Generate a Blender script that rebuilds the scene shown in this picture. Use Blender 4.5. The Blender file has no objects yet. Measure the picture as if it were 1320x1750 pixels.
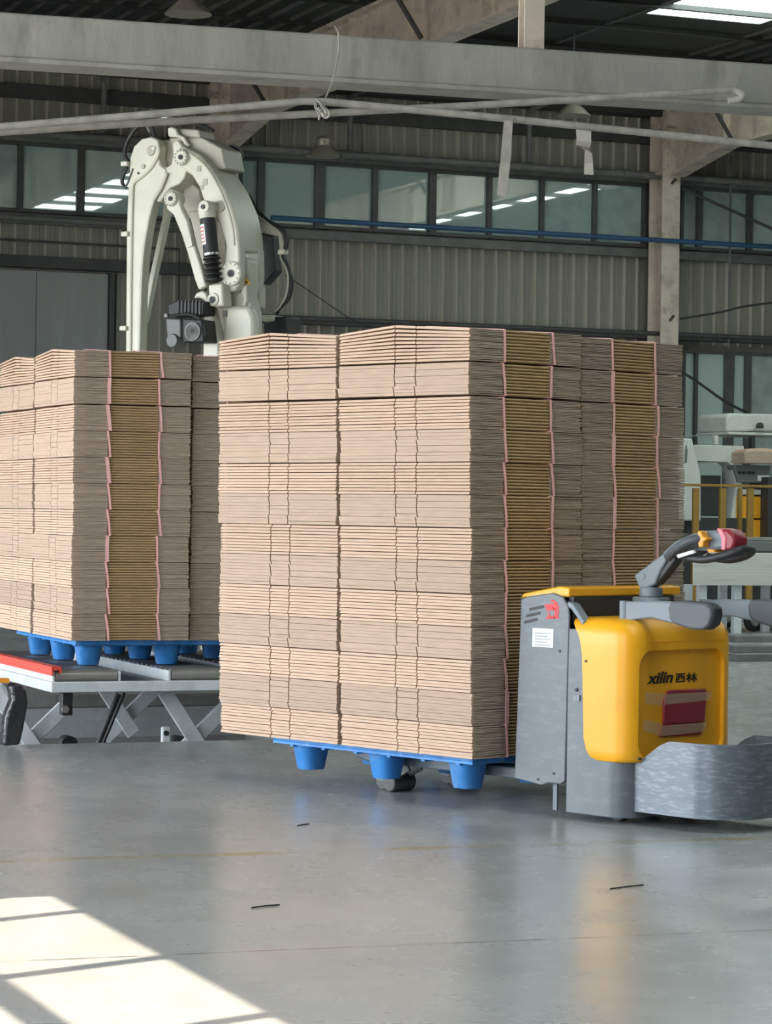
import bpy, bmesh, math, random
from mathutils import Vector, Matrix
random.seed(7)
# ------------------------------------------------------------------ camera geometry
F, CAMH, ROLL = 4500.0, 1.35, math.radians(.8)
CR, SR = math.cos(ROLL), math.sin(ROLL)
def ray(px, py):
    dx, dy = px-660, py-875
    return Vector(((dx*CR+dy*SR)/F, 1.0, -(dy*CR-dx*SR)/F))
def P(px, py, D):
    r = ray(px, py); return Vector((r.x*D, D, CAMH+r.z*D))
def onz(px, py, z=0.0):
    r = ray(px, py); return P(px, py, (z-CAMH)/r.z)
def onplane(px, py, o, n):
    r = ray(px, py); D = (o.x*n[0]+o.y*n[1])/(r.x*n[0]+r.y*n[1]); return P(px, py, D)
YAW = math.radians(22)
EX, EY = math.cos(YAW), math.sin(YAW)
def B(s, t, z=0.0):                       # building frame: s along back wall, t out from it
    return Vector((s*EX+t*EY, 38+s*EY-t*EX, z))
def toB(p):
    x, y = p.x, p.y-38
    return x*EX+y*EY, x*EY-y*EX
def onB(px, py, t):                       # pixel seen on the plane t -> (s, z)
    p = onplane(px, py, B(0, t), (EY, -EX)); return toB(p)[0], p.z

sc = bpy.context.scene
C = sc.collection
cd = bpy.data.cameras.new('camera'); cam = bpy.data.objects.new('camera', cd); C.objects.link(cam)
cd.sensor_fit = 'VERTICAL'; cd.sensor_height = 24; cd.sensor_width = 24; cd.lens = F/1750*24
cd.clip_end = 300
cam.matrix_world = Matrix.Translation((0, 0, CAMH)) @ Matrix.Rotation(math.pi/2, 4, 'X') @ Matrix.Rotation(ROLL, 4, 'Z')
sc.camera = cam
# world, sun, exposure
w = bpy.data.worlds.new('sky'); sc.world = w; w.use_nodes = True
w.node_tree.nodes['Background'].inputs[0].default_value = (.86, .93, 1, 1)
w.node_tree.nodes['Background'].inputs[1].default_value = 8.6
SUN_EL = math.radians(42); SUN_AZ = Vector((.75, .66)).normalized()
sd = bpy.data.lights.new('sun', 'SUN'); sd.energy = 13.0; sd.angle = math.radians(.25); sd.color = (1, .86, .64)
so = bpy.data.objects.new('sun', sd); C.objects.link(so)
dv = Vector((SUN_AZ.x*math.cos(SUN_EL), SUN_AZ.y*math.cos(SUN_EL), -math.sin(SUN_EL)))
so.rotation_euler = dv.to_track_quat('-Z', 'Y').to_euler()
so.location = (-12, -6, 18)
sc.view_settings.view_transform = 'Standard'; sc.view_settings.look = 'None'
sc.view_settings.gamma = 1; sc.view_settings.use_curve_mapping = False
sc.view_settings.exposure = .28
S_LEFT, S_RIGHT, T_REAR, Z_ROOF = -17.0, 14.0, 46.0, 7.9
GATE = (12.5, 26.0, 5.0)                  # open loading gate in the left wall: t0, t1, height
WIN = (28.08, 33.4, 1.0)                   # sunny window in the left wall: t0, t1, sill
def portal(t0, t1, z0, z1):
    l = bpy.data.lights.new('daylight_portal', 'AREA'); l.shape = 'RECTANGLE'; l.size = t1-t0; l.size_y = z1-z0
    l.cycles.is_portal = True
    o = bpy.data.objects.new('daylight_portal', l); C.objects.link(o)
    c = B(S_LEFT-.25, (t0+t1)/2, (z0+z1)/2)
    zx = Vector((-EX, -EY, 0)); xx = Vector((EY, -EX, 0)); yy = zx.cross(xx)
    o.matrix_world = Matrix.Translation(c) @ Matrix((xx, yy, zx)).transposed().to_4x4()
portal(GATE[0], GATE[1], 0, GATE[2])
portal(WIN[0], WIN[1], WIN[2], 4.6)

# ------------------------------------------------------------------ helpers
class MB:
    def __init__(s): s.v = []; s.f = []; s.m = []
    def add(s, vs, fs, mi=0):
        k = len(s.v); s.v += [Vector(x) for x in vs]
        for f in fs: s.f.append([k+i for i in f]); s.m.append(mi)
        return s
    def hexa(s, p, mi=0):
        return s.add(p, [(0,3,2,1),(4,5,6,7),(0,1,5,4),(1,2,6,5),(2,3,7,6),(3,0,4,7)], mi)
    def box(s, x0, x1, y0, y1, z0, z1, mi=0, fn=None):
        p = [(x0,y0,z0),(x1,y0,z0),(x1,y1,z0),(x0,y1,z0),(x0,y0,z1),(x1,y0,z1),(x1,y1,z1),(x0,y1,z1)]
        if fn: p = [fn(*q) for q in p]
        return s.hexa(p, mi)
    def prism(s, poly, fn, t0, t1, mi=0):
        n = len(poly)
        vs = [fn(a, b, t0) for a, b in poly]+[fn(a, b, t1) for a, b in poly]
        fs = [tuple(range(n)), tuple(range(2*n-1, n-1, -1))]+[(i, (i+1) % n, n+(i+1) % n, n+i) for i in range(n)]
        return s.add(vs, fs, mi)
    def cyl(s, p0, p1, r0, r1=None, n=16, mi=0):
        p0, p1 = Vector(p0), Vector(p1); r1 = r0 if r1 is None else r1
        d = (p1-p0).normalized(); a = d.orthogonal().normalized(); b = d.cross(a)
        ring = lambda p, r: [p+a*r*math.cos(2*math.pi*i/n)+b*r*math.sin(2*math.pi*i/n) for i in range(n)]
        fs = [(i, (i+1) % n, n+(i+1) % n, n+i) for i in range(n)]+[tuple(range(n-1, -1, -1)), tuple(range(n, 2*n))]
        return s.add(ring(p0, r0)+ring(p1, r1), fs, mi)
    def lathe(s, c, prof, axis=(0,0,1), n=20, mi=0):
        c = Vector(c); d = Vector(axis).normalized(); a = d.orthogonal().normalized(); b = d.cross(a)
        vs = []
        for r, h in prof: vs += [c+d*h+(a*math.cos(2*math.pi*i/n)+b*math.sin(2*math.pi*i/n))*r for i in range(n)]
        fs = [(k*n+i, k*n+(i+1) % n, (k+1)*n+(i+1) % n, (k+1)*n+i) for k in range(len(prof)-1) for i in range(n)]
        fs += [tuple(range(n-1, -1, -1)), tuple(range((len(prof)-1)*n, len(prof)*n))]
        return s.add(vs, fs, mi)
    def tube(s, pts, r, n=8, mi=0):
        pts = [Vector(p) for p in pts]; m = len(pts); vs = []; a = None
        for i, p in enumerate(pts):
            d = (pts[min(i+1, m-1)]-pts[max(i-1, 0)]).normalized()
            a = d.orthogonal().normalized() if a is None else (a-d*a.dot(d)).normalized()
            b = d.cross(a)
            vs += [p+(a*math.cos(2*math.pi*k/n)+b*math.sin(2*math.pi*k/n))*r for k in range(n)]
        fs = [(i*n+k, i*n+(k+1) % n, (i+1)*n+(k+1) % n, (i+1)*n+k) for i in range(m-1) for k in range(n)]
        fs += [tuple(range(n-1, -1, -1)), tuple(range((m-1)*n, m*n))]
        return s.add(vs, fs, mi)
    def build(s, name, mats, parent=None, bevel=0, smooth=False, world=False, seg=2):
        if not isinstance(mats, (list, tuple)): mats = [mats]
        vs = s.v
        if world and parent is not None:
            inv = (Matrix.Translation(parent.location) @ Matrix.Rotation(parent.rotation_euler.z, 4, 'Z')).inverted()
            vs = [inv @ v for v in vs]
        me = bpy.data.meshes.new(name); me.from_pydata([tuple(v) for v in vs], [], s.f)
        for m in mats: me.materials.append(m)
        if len(mats) > 1: me.polygons.foreach_set('material_index', s.m)
        bm = bmesh.new(); bm.from_mesh(me); bmesh.ops.recalc_face_normals(bm, faces=bm.faces); bm.to_mesh(me); bm.free()
        o = bpy.data.objects.new(name, me); C.objects.link(o); o.parent = parent
        if smooth or bevel:
            me.polygons.foreach_set('use_smooth', [True]*len(me.polygons)); me.set_sharp_from_angle(angle=math.radians(38))
        if bevel:
            b = o.modifiers.new('bevel', 'BEVEL'); b.width = bevel; b.segments = seg; b.limit_method = 'ANGLE'; b.angle_limit = math.radians(35)
        return o
def smoothpath(pts, n=6):
    pts = [Vector(p) for p in pts]; out = []
    for i in range(len(pts)-1):
        p0, p1, p2, p3 = pts[max(i-1,0)], pts[i], pts[i+1], pts[min(i+2, len(pts)-1)]
        for k in range(n):
            u = k/n
            out.append(.5*((2*p1)+(p2-p0)*u+(2*p0-5*p1+4*p2-p3)*u*u+(3*p1-p0-3*p2+p3)*u**3))
    return out+[pts[-1]]
def tag(o, label=None, cat=None, group=None, kind=None):
    if label: o['label'] = label
    if cat: o['category'] = cat
    if group: o['group'] = group
    if kind: o['kind'] = kind
    return o
def empty(name, loc=(0,0,0), rz=0, label=None, cat=None, group=None, kind=None):
    o = bpy.data.objects.new(name, None); C.objects.link(o); o.location = loc; o.rotation_euler = (0, 0, rz)
    o.empty_display_size = .1
    return tag(o, label, cat, group, kind)
def copy_tree(o, parent=None):
    c = o.copy(); C.objects.link(c); c.parent = parent
    for ch in list(o.children): copy_tree(ch, c)
    return c
ORD = ['top','second','third','fourth','fifth','sixth','seventh','eighth','ninth','tenth','eleventh','twelfth','bottom']

def mat(name, col, rough=.6, metal=0.0, var=.12, scale=6.0, bump=0.0, bscale=40.0, rand=0.0, stretch=(1,1,1), spec=.5, dirt=None, dirt_amt=0.0, dirt_scale=3.0):
    m = bpy.data.materials.new(name); m.use_nodes = True; nt = m.node_tree; N = nt.nodes; L = nt.links
    b = N['Principled BSDF']; b.inputs['Roughness'].default_value = rough; b.inputs['Metallic'].default_value = metal
    b.inputs['Specular IOR Level'].default_value = spec
    tc = N.new('ShaderNodeTexCoord'); mp = N.new('ShaderNodeMapping'); mp.inputs['Scale'].default_value = stretch
    L.new(tc.outputs['Object'], mp.inputs['Vector'])
    ns = N.new('ShaderNodeTexNoise'); ns.inputs['Scale'].default_value = scale; ns.inputs['Detail'].default_value = 5
    L.new(mp.outputs[0], ns.inputs['Vector'])
    mr = N.new('ShaderNodeMapRange'); mr.inputs[1].default_value = .3; mr.inputs[2].default_value = .7
    mr.inputs[3].default_value = 1-var; mr.inputs[4].default_value = 1+var; L.new(ns.outputs[0], mr.inputs[0])
    val = mr.outputs[0]
    if rand:
        oi = N.new('ShaderNodeObjectInfo'); r2 = N.new('ShaderNodeMapRange'); r2.inputs[3].default_value = 1-rand; r2.inputs[4].default_value = 1+rand
        L.new(oi.outputs['Random'], r2.inputs[0]); mu = N.new('ShaderNodeMath'); mu.operation = 'MULTIPLY'
        L.new(val, mu.inputs[0]); L.new(r2.outputs[0], mu.inputs[1]); val = mu.outputs[0]
    vm = N.new('ShaderNodeVectorMath'); vm.operation = 'SCALE'; vm.inputs[0].default_value = col[:3]; L.new(val, vm.inputs['Scale'])
    colout = vm.outputs[0]
    if dirt:
        n2 = N.new('ShaderNodeTexNoise'); n2.inputs['Scale'].default_value = dirt_scale; n2.inputs['Detail'].default_value = 8; n2.inputs['Roughness'].default_value = .7
        L.new(mp.outputs[0], n2.inputs['Vector'])
        r3 = N.new('ShaderNodeMapRange'); r3.inputs[1].default_value = .5; r3.inputs[2].default_value = .68; r3.inputs[3].default_value = 0; r3.inputs[4].default_value = dirt_amt
        L.new(n2.outputs[0], r3.inputs[0])
        mx = N.new('ShaderNodeMix'); mx.data_type = 'RGBA'; L.new(r3.outputs[0], mx.inputs[0]); L.new(colout, mx.inputs[6]); mx.inputs[7].default_value = (*dirt, 1)
        colout = mx.outputs[2]
    L.new(colout, b.inputs['Base Color'])
    if bump:
        n3 = N.new('ShaderNodeTexNoise'); n3.inputs['Scale'].default_value = bscale; n3.inputs['Detail'].default_value = 4; L.new(mp.outputs[0], n3.inputs['Vector'])
        bp = N.new('ShaderNodeBump'); bp.inputs['Strength'].default_value = bump; bp.inputs['Distance'].default_value = .02
        L.new(n3.outputs[0], bp.inputs['Height']); L.new(bp.outputs[0], b.inputs['Normal'])
    return m
M = dict(
    kraft=mat('kraft_board', (.64,.46,.335), .8, var=.07, scale=9, rand=.05, stretch=(1,1,8)),
    kraft2=mat('kraft_board_darker', (.515,.375,.28), .8, var=.07, scale=9, rand=.05, stretch=(1,1,8)),  # darker board tone for every other bundle layer
    cut=mat('corrugated_cut_edge', (.42,.325,.25), .9, var=.22, scale=14, rand=.06, stretch=(1,1,14)),
    fold=mat('kraft_fold', (.50,.335,.175), .75, var=.08, scale=7, rand=.05),
    strap=mat('pink_strap', (.93,.50,.48), .4, var=.1, scale=20),
    blue=mat('blue_plastic', (.035,.22,.58), .5, var=.2, scale=8, dirt=(.25,.4,.6), dirt_amt=.5, dirt_scale=14, stretch=(1,1,.4)),
    rib=mat('rib_highlight_paint', (.50,.46,.39), .5, var=.08),  # side light caught on the wall ribs, put into a lighter colour
    wall=mat('wall_cladding', (.255,.238,.21), .5, var=.10, scale=2, rand=.07, stretch=(3,3,.4)),
    walldoor=mat('door_sheet', (.30,.31,.30), .55, var=.08, scale=1.5, stretch=(3,3,.3)),
    darksteel=mat('dark_steel', (.06,.06,.058), .6, var=.2),
    greysteel=mat('grey_steel', (.16,.16,.155), .5, var=.2),
    frame=mat('window_frame', (.075,.075,.073), .5, var=.15),
    cream=mat('cream_painted_steel', (.66,.57,.48), .6, var=.12, scale=3, dirt=(.23,.15,.10), dirt_amt=.55, dirt_scale=4, bump=.15, bscale=20),
    concrete_beam=mat('beam_paint', (.37,.35,.325), .75, var=.12, scale=4, dirt=(.20,.19,.17), dirt_amt=.6, dirt_scale=5, bump=.3, bscale=14, stretch=(1,1,.35)),
    roof=mat('roof_sheet', (.055,.056,.055), .6, var=.2, scale=2),
    galv=mat('dusty_pipe', (.42,.39,.36), .6, var=.2, scale=12, bump=.3, bscale=30),
    bluepipe=mat('blue_pipe', (.03,.09,.20), .45, var=.1),
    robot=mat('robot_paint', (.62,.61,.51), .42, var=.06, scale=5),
    robot_tan=mat('robot_tan_shade', (.42,.40,.325), .45, var=.06, scale=5),  # tan copy of robot paint, shade of turned faces and recesses in its colour
    black=mat('black_rubber', (.02,.02,.021), .5, var=.2),
    motor=mat('motor_black', (.016,.017,.02), .55, var=.2),
    chrome=mat('bare_steel', (.55,.55,.55), .3, metal=1, var=.1),
    truckgrey=mat('truck_grey_steel', (.125,.143,.162), .40, var=.06, scale=4, stretch=(1,1,3), dirt=(.36,.40,.43), dirt_amt=.22, dirt_scale=9),
    skirt=mat('scuffed_grey_steel', (.135,.158,.182), .36, var=.12, scale=6, stretch=(1,1,5), dirt=(.46,.51,.54), dirt_amt=.40, dirt_scale=17, metal=.2),
    plastgrey=mat('grey_plastic', (.20,.235,.265), .5, var=.05),
    pad=mat('dark_grey_pad', (.085,.092,.102), .55, var=.05),
    yellow=mat('yellow_plastic', (.90,.41,.012), .38, var=.05, scale=3, dirt=(.62,.30,.02), dirt_amt=.35, dirt_scale=2.5),
    orange=mat('orange_plastic', (.85,.33,.02), .35, var=.05),
    dark=mat('dark_plastic', (.03,.03,.033), .5, var=.1),
    red=mat('red_plastic', (.55,.02,.03), .4, var=.08),
    maroon=mat('maroon_card', (.26,.018,.032), .4, var=.08),
    pink=mat('pink_stripe', (.85,.20,.25), .4, var=.03),
    paper=mat('paper', (.78,.79,.80), .8, var=.03),
    print_=mat('print_ink', (.35,.36,.38), .8, var=.1),
    ink=mat('black_ink', (.012,.010,.010), .5, var=.02),
    redink=mat('red_ink', (.80,.035,.04), .5, var=.05),
    white=mat('white_painted_steel', (.62,.66,.68), .45, var=.08, scale=4, dirt=(.3,.3,.3), dirt_amt=.4, dirt_scale=6),
    redpaint=mat('red_paint', (.80,.09,.06), .45, var=.1),
    roller=mat('roller_steel', (.30,.29,.275), .35, metal=.4, var=.15),
    concrete=mat('concrete', (.24,.235,.225), .85, var=.15, scale=3, bump=.3),
    stainless=mat('stainless', (.72,.71,.68), .3, metal=.35, var=.12, scale=3, stretch=(.5,.5,14)),
    railyellow=mat('rail_yellow', (.30,.175,.03), .5, var=.15),
    machwhite=mat('machine_white', (.55,.57,.54), .5, var=.06),
    machdark=mat('machine_dark', (.035,.038,.04), .5, var=.1),
    machorange=mat('machine_orange', (.80,.36,.02), .45, var=.05),
    machgrey=mat('machine_grey', (.15,.16,.155), .5, var=.05),
    lamp=mat('lamp_metal', (.40,.36,.30), .4, metal=.4, var=.15),
    warn=mat('warning_yellow', (.8,.5,.03), .5, var=.03),
    plasticwrap=mat('black_wrap', (.03,.03,.032), .18, var=.3, bump=.6, bscale=25),
    rubber=mat('wheel_rubber', (.10,.095,.09), .6, var=.2),
    yard=mat('yard_concrete', (.45,.44,.41), .9, var=.1),
)
def glassmat():
    m = bpy.data.materials.new('dusty_window_glass'); m.use_nodes = True; nt = m.node_tree; N = nt.nodes; L = nt.links
    b = N['Principled BSDF']; b.inputs['Roughness'].default_value = .015; b.inputs['Specular IOR Level'].default_value = .5
    b.inputs['IOR'].default_value = 2.6
    oi = N.new('ShaderNodeObjectInfo'); tc = N.new('ShaderNodeTexCoord')
    n = N.new('ShaderNodeTexNoise'); n.inputs['Scale'].default_value = 4; n.inputs['Detail'].default_value = 7; L.new(tc.outputs['Object'], n.inputs['Vector'])
    a = N.new('ShaderNodeMath'); a.operation = 'ADD'; L.new(oi.outputs['Random'], a.inputs[0]); L.new(n.outputs[0], a.inputs[1])
    r = N.new('ShaderNodeValToRGB'); r.color_ramp.elements[0].position = .3; r.color_ramp.elements[0].color = (.20,.25,.245,1)
    r.color_ramp.elements[1].position = 1.5; r.color_ramp.elements[1].color = (.42,.54,.52,1); L.new(a.outputs[0], r.inputs[0])
    L.new(r.outputs[0], b.inputs['Base Color'])
    return m
M['glass'] = glassmat()
m = bpy.data.materials.new('clear_tape'); m.use_nodes = True; b = m.node_tree.nodes['Principled BSDF']
b.inputs['Base Color'].default_value = (.75,.65,.45,1); b.inputs['Roughness'].default_value = .12; b.inputs['Alpha'].default_value = .2; M['tape'] = m
m = bpy.data.materials.new('clear_film'); m.use_nodes = True; b = m.node_tree.nodes['Principled BSDF']
b.inputs['Base Color'].default_value = (.62,.58,.52,1); b.inputs['Roughness'].default_value = .25; b.inputs['Alpha'].default_value = .85; M['film'] = m
m = bpy.data.materials.new('skylight_and_fill_sheet'); m.use_nodes = True; b = m.node_tree.nodes['Principled BSDF']
b.inputs['Base Color'].default_value = (.7,.8,.75,1); b.inputs['Emission Color'].default_value = (.86,1,.94,1); b.inputs['Emission Strength'].default_value = 7.0; M['skylight'] = m
# floor: worn polished concrete
def floormat():
    m = bpy.data.materials.new('polished_concrete_floor'); m.use_nodes = True; nt = m.node_tree; N = nt.nodes; L = nt.links
    b = N['Principled BSDF']
    g = N.new('ShaderNodeNewGeometry')
    def noise(scale, detail, stretch=(1,1,1), rot=0):
        mp = N.new('ShaderNodeMapping'); mp.inputs['Scale'].default_value = stretch; mp.inputs['Rotation'].default_value = (0,0,rot); L.new(g.outputs['Position'], mp.inputs[0])
        n = N.new('ShaderNodeTexNoise'); n.inputs['Scale'].default_value = scale; n.inputs['Detail'].default_value = detail; n.inputs['Roughness'].default_value = .62; L.new(mp.outputs[0], n.inputs['Vector']); return n.outputs[0]
    def rng(x, a, bb, c, d):
        r = N.new('ShaderNodeMapRange'); r.inputs[1].default_value = a; r.inputs[2].default_value = bb; r.inputs[3].default_value = c; r.inputs[4].default_value = d; L.new(x, r.inputs[0]); return r.outputs[0]
    def mul(x, y):
        k = N.new('ShaderNodeMath'); k.operation = 'MULTIPLY'; L.new(x, k.inputs[0]); L.new(y, k.inputs[1]); return k.outputs[0]
    v = mul(rng(noise(.55, 6), .3, .7, .9, 1.08), rng(noise(3, 8, (1,.35,1), .5), .3, .7, .9, 1.08))
    v = mul(v, rng(noise(9, 5, (.25,1,1), -.35), .28, .45, .94, 1.0))
    base = N.new('ShaderNodeVectorMath'); base.operation = 'SCALE'; base.inputs[0].default_value = (.39,.40,.41); L.new(v, base.inputs['Scale'])
    col = base.outputs[0]
    def line(p0, p1, width, colr, amt, brk):
        nonlocal col
        d = (p1-p0); d.z = 0; d.normalize(); nn = Vector((-d.y, d.x, 0))
        dt = N.new('ShaderNodeVectorMath'); dt.operation = 'DOT_PRODUCT'; dt.inputs[1].default_value = nn; L.new(g.outputs['Position'], dt.inputs[0])
        wob = rng(noise(2.2, 3), 0, 1, -width*.9, width*.9)
        s1 = N.new('ShaderNodeMath'); s1.operation = 'SUBTRACT'; s1.inputs[1].default_value = nn.dot(p0); L.new(dt.outputs['Value'], s1.inputs[0])
        s2 = N.new('ShaderNodeMath'); s2.operation = 'ADD'; L.new(s1.outputs[0], s2.inputs[0]); L.new(wob, s2.inputs[1])
        ab = N.new('ShaderNodeMath'); ab.operation = 'ABSOLUTE'; L.new(s2.outputs[0], ab.inputs[0])
        k = mul(rng(ab.outputs[0], width*.5, width, amt, 0), rng(noise(brk, 6), .38, .6, .05, 1))
        mx = N.new('ShaderNodeMix'); mx.data_type = 'RGBA'; L.new(k, mx.inputs[0]); L.new(col, mx.inputs[6]); mx.inputs[7].default_value = (*colr, 1); col = mx.outputs[2]
    line(onz(0,1472), onz(1100,1438), .055, (.30,.22,.06), .8, 1.6)
    line(onz(330,1630), onz(1160,1596), .012, (.10,.095,.09), .95, 5.0)
    L.new(col, b.inputs['Base Color'])
    L.new(rng(noise(2.2, 6), .3, .7, .20, .32), b.inputs['Roughness'])
    bp = N.new('ShaderNodeBump'); bp.inputs['Strength'].default_value = .06; bp.inputs['Distance'].default_value = .02; L.new(noise(5, 6), bp.inputs['Height']); L.new(bp.outputs[0], b.inputs['Normal'])
    b.inputs['Specular IOR Level'].default_value = .6
    return m
M['floor'] = floormat()

# ------------------------------------------------------------------ setting: floor with pit, walls, roof
PIT = (-13.0, -8.3, 18.0, 20.6, -.62)
def bquad(mb, s0, s1, t0, t1, z0, z1, mi=0): return mb.box(s0, s1, t0, t1, z0, z1, mi, fn=lambda a, b_, c: B(a, b_, c))
fl = MB()
for r in ((S_LEFT, S_RIGHT, -.3, PIT[2]), (S_LEFT, S_RIGHT, PIT[3], T_REAR), (S_LEFT, PIT[0], PIT[2], PIT[3]), (PIT[1], S_RIGHT, PIT[2], PIT[3])):
    bquad(fl, *r, -.2, 0)
tag(fl.build('floor', M['floor']), 'worn grey polished concrete factory floor', kind='structure')
pt = MB()
bquad(pt, PIT[0], PIT[1], PIT[2], PIT[3], PIT[4]-.1, PIT[4])
bquad(pt, PIT[0], PIT[1], PIT[2]-.1, PIT[2], PIT[4], -.2); bquad(pt, PIT[0], PIT[1], PIT[3], PIT[3]+.1, PIT[4], -.2)
bquad(pt, PIT[0]-.1, PIT[0], PIT[2], PIT[3], PIT[4], -.2); bquad(pt, PIT[1], PIT[1]+.1, PIT[2], PIT[3], PIT[4], -.2)
tag(pt.build('floor_pit', M['concrete']), 'concrete pit sunk in the floor under the lift table', kind='structure')
kb = MB(); bquad(kb, PIT[0], PIT[1], PIT[2]-.14, PIT[2], 0, .09); bquad(kb, PIT[0], PIT[1], PIT[2]-.6, PIT[2]-.3, 0, .2)
tag(kb.build('trim_1', M['concrete'], bevel=.01), 'concrete kerb behind the lift table pit', kind='structure')
yd = MB(); bquad(yd, S_LEFT-60, S_LEFT-.3, -30, 80, -.25, -.02)
tag(yd.build('ground_yard', M['yard']), 'pale concrete yard outside the left wall', kind='structure')

# back wall: base sheet with cladding panels in bands, each panel its own piece
SILL, WTOP, DOORH = 5.38, 6.34, 4.62
back = MB(); bquad(back, S_LEFT-.2, S_RIGHT+.2, -.3, -.12, 0, Z_ROOF+.1)
wall_back = tag(back.build('wall_back', M['wall']), 'grey ribbed metal back wall', kind='structure')
PITCH = .212
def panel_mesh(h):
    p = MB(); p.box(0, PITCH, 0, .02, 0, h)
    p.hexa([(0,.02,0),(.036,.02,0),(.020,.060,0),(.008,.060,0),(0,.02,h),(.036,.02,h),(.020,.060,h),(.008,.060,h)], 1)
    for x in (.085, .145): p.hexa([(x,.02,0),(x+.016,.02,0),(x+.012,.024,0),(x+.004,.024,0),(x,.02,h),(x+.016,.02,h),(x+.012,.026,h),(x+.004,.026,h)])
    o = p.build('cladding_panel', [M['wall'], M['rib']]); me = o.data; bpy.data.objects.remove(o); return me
def clad(s0, s1, z0, z1):
    me = panel_mesh(z1-z0); k = 0
    # panel frame: x along -s so that it is right handed with y = t
    n = int(round((s1-s0)/PITCH))
    for i in range(n):
        o = bpy.data.objects.new('cladding_panel', me); C.objects.link(o); o.parent = wall_back
        o.location = B(s0+(i+1)*PITCH, -.1, z0); o.rotation_euler = (0, 0, YAW+math.pi)
COL_S = (-2.52, 4.43)
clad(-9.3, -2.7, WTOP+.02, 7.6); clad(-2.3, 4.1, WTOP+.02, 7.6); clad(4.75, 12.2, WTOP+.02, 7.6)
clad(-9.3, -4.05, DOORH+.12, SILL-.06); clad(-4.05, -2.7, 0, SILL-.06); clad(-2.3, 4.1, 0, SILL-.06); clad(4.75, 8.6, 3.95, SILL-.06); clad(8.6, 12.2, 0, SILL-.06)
# girts, sills, gutters
def trim(name, label, s0, s1, t0, t1, z0, z1, m, parent=None, bevel=.008):
    q = MB(); bquad(q, s0, s1, t0, t1, z0, z1); o = q.build(name, m, parent, bevel=bevel)
    if parent is None: tag(o, label, kind='structure')
    return o
trim('trim_2', 'dark steel girt across the upper wall panels', S_LEFT, S_RIGHT, -.06, .02, 6.93, 7.13, M['darksteel'])
trim('trim_3', 'dark eaves band where back wall meets roof', S_LEFT, S_RIGHT, -.06, .3, 7.32, 7.9, M['roof'])
trim('trim_4', 'dark girt below the grey wall panels', -2.3, S_RIGHT, -.06, .12, 4.0, 4.12, M['darksteel'])
trim('trim_5', 'dark header above the grey sliding door', -9, -2.7, -.06, .1, 4.62, 4.78, M['darksteel'])
trim('trim_6', 'dark flashing above the strip windows', S_LEFT, S_RIGHT, -.06, .07, WTOP+.0, WTOP+.16, M['greysteel'])
trim('trim_7', 'dark sill rail under the strip windows', S_LEFT, S_RIGHT, -.06, .06, SILL-.16, SILL-.03, M['greysteel'])
def window(name, label, s0, s1, z0, z1, bars):
    r = empty(name, B((s0+s1)/2, -.05, z0), YAW, label, kind='structure')
    q = MB(); bquad(q, s0, s1, -.10, -.01, z0, z0+.05); bquad(q, s0, s1, -.10, -.01, z1-.05, z1); q.build('window_frame', M['frame'], r, world=True)
    for b_ in bars:
        q = MB(); wd = b_[1]/2; bquad(q, b_[0]-wd, b_[0]+wd, -.10, 0, z0, z1); q.build('mullion', M['frame'], r, world=True)
    xs = [b_[0] for b_ in bars]
    for a, c in zip(xs[:-1], xs[1:]):
        tl = random.uniform(-.008, .008); q = MB()
        q.hexa([B(a,-.075,z0+.04),B(c,-.075+tl,z0+.04),B(c,-.066+tl,z0+.04),B(a,-.066,z0+.04),B(a,-.075,z1-.04),B(c,-.075+tl,z1-.04),B(c,-.066+tl,z1-.04),B(a,-.066,z1-.04)])
        q.build('pane', M['glass'], r, world=True)
window('window_1', 'strip of dusty panes left of the robot', -8.1, -2.7, SILL, WTOP, [(-8.05,.06),(-7.2,.06),(-6.3,.06),(-5.45,.08),(-4.59,.09),(-3.7,.06),(-2.75,.08)])
window('window_2', 'long strip of dusty panes above the carton stack', -2.3, 4.15, SILL, WTOP, [(-2.28,.06),(-1.97,.10),(-1.08,.15),(-.23,.08),(.67,.11),(1.58,.07),(2.43,.07),(3.3,.07),(4.12,.06)])
window('window_3', 'strip of dusty panes right of the steel column', 4.75, 8.5, SILL, WTOP, [(4.77,.05),(5.07,.09),(5.94,.09),(6.8,.07),(7.65,.07),(8.46,.07)])
window('window_4', 'low glazed opening behind the white machine', 4.75, 8.5, 1.2, 3.87, [(4.8,.12),(5.05,.05),(5.62,.16),(5.95,.10),(6.9,.08),(7.7,.08),(8.46,.08)])
# grey sliding door
dr = empty('door_1', B(-5.6, -.02, 0), YAW, 'plain grey sheet sliding door in the back wall', kind='structure')
for a, c in ((-7.3,-6.25),(-6.24,-5.22),(-5.21,-4.2)):
    q = MB(); bquad(q, a, c, -.10, .02, 0, 4.58); q.build('door_leaf_panel', M['walldoor'], dr, world=True)
q = MB(); bquad(q, -4.19, -4.12, -.10, .06, 0, 4.6); q.build('door_frame', M['darksteel'], dr, world=True)

# other walls and roof
lw = MB(); zt = Z_ROOF+.1
for (t0, t1, z0, z1) in ((-.3, GATE[0], 0, zt), (GATE[0], GATE[1], GATE[2], zt), (GATE[1], WIN[0], 0, zt), (WIN[0], WIN[1], 0, WIN[2]), (WIN[1], T_REAR, 0, zt)):
    bquad(lw, S_LEFT-.2, S_LEFT, t0, t1, z0, z1)
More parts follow.
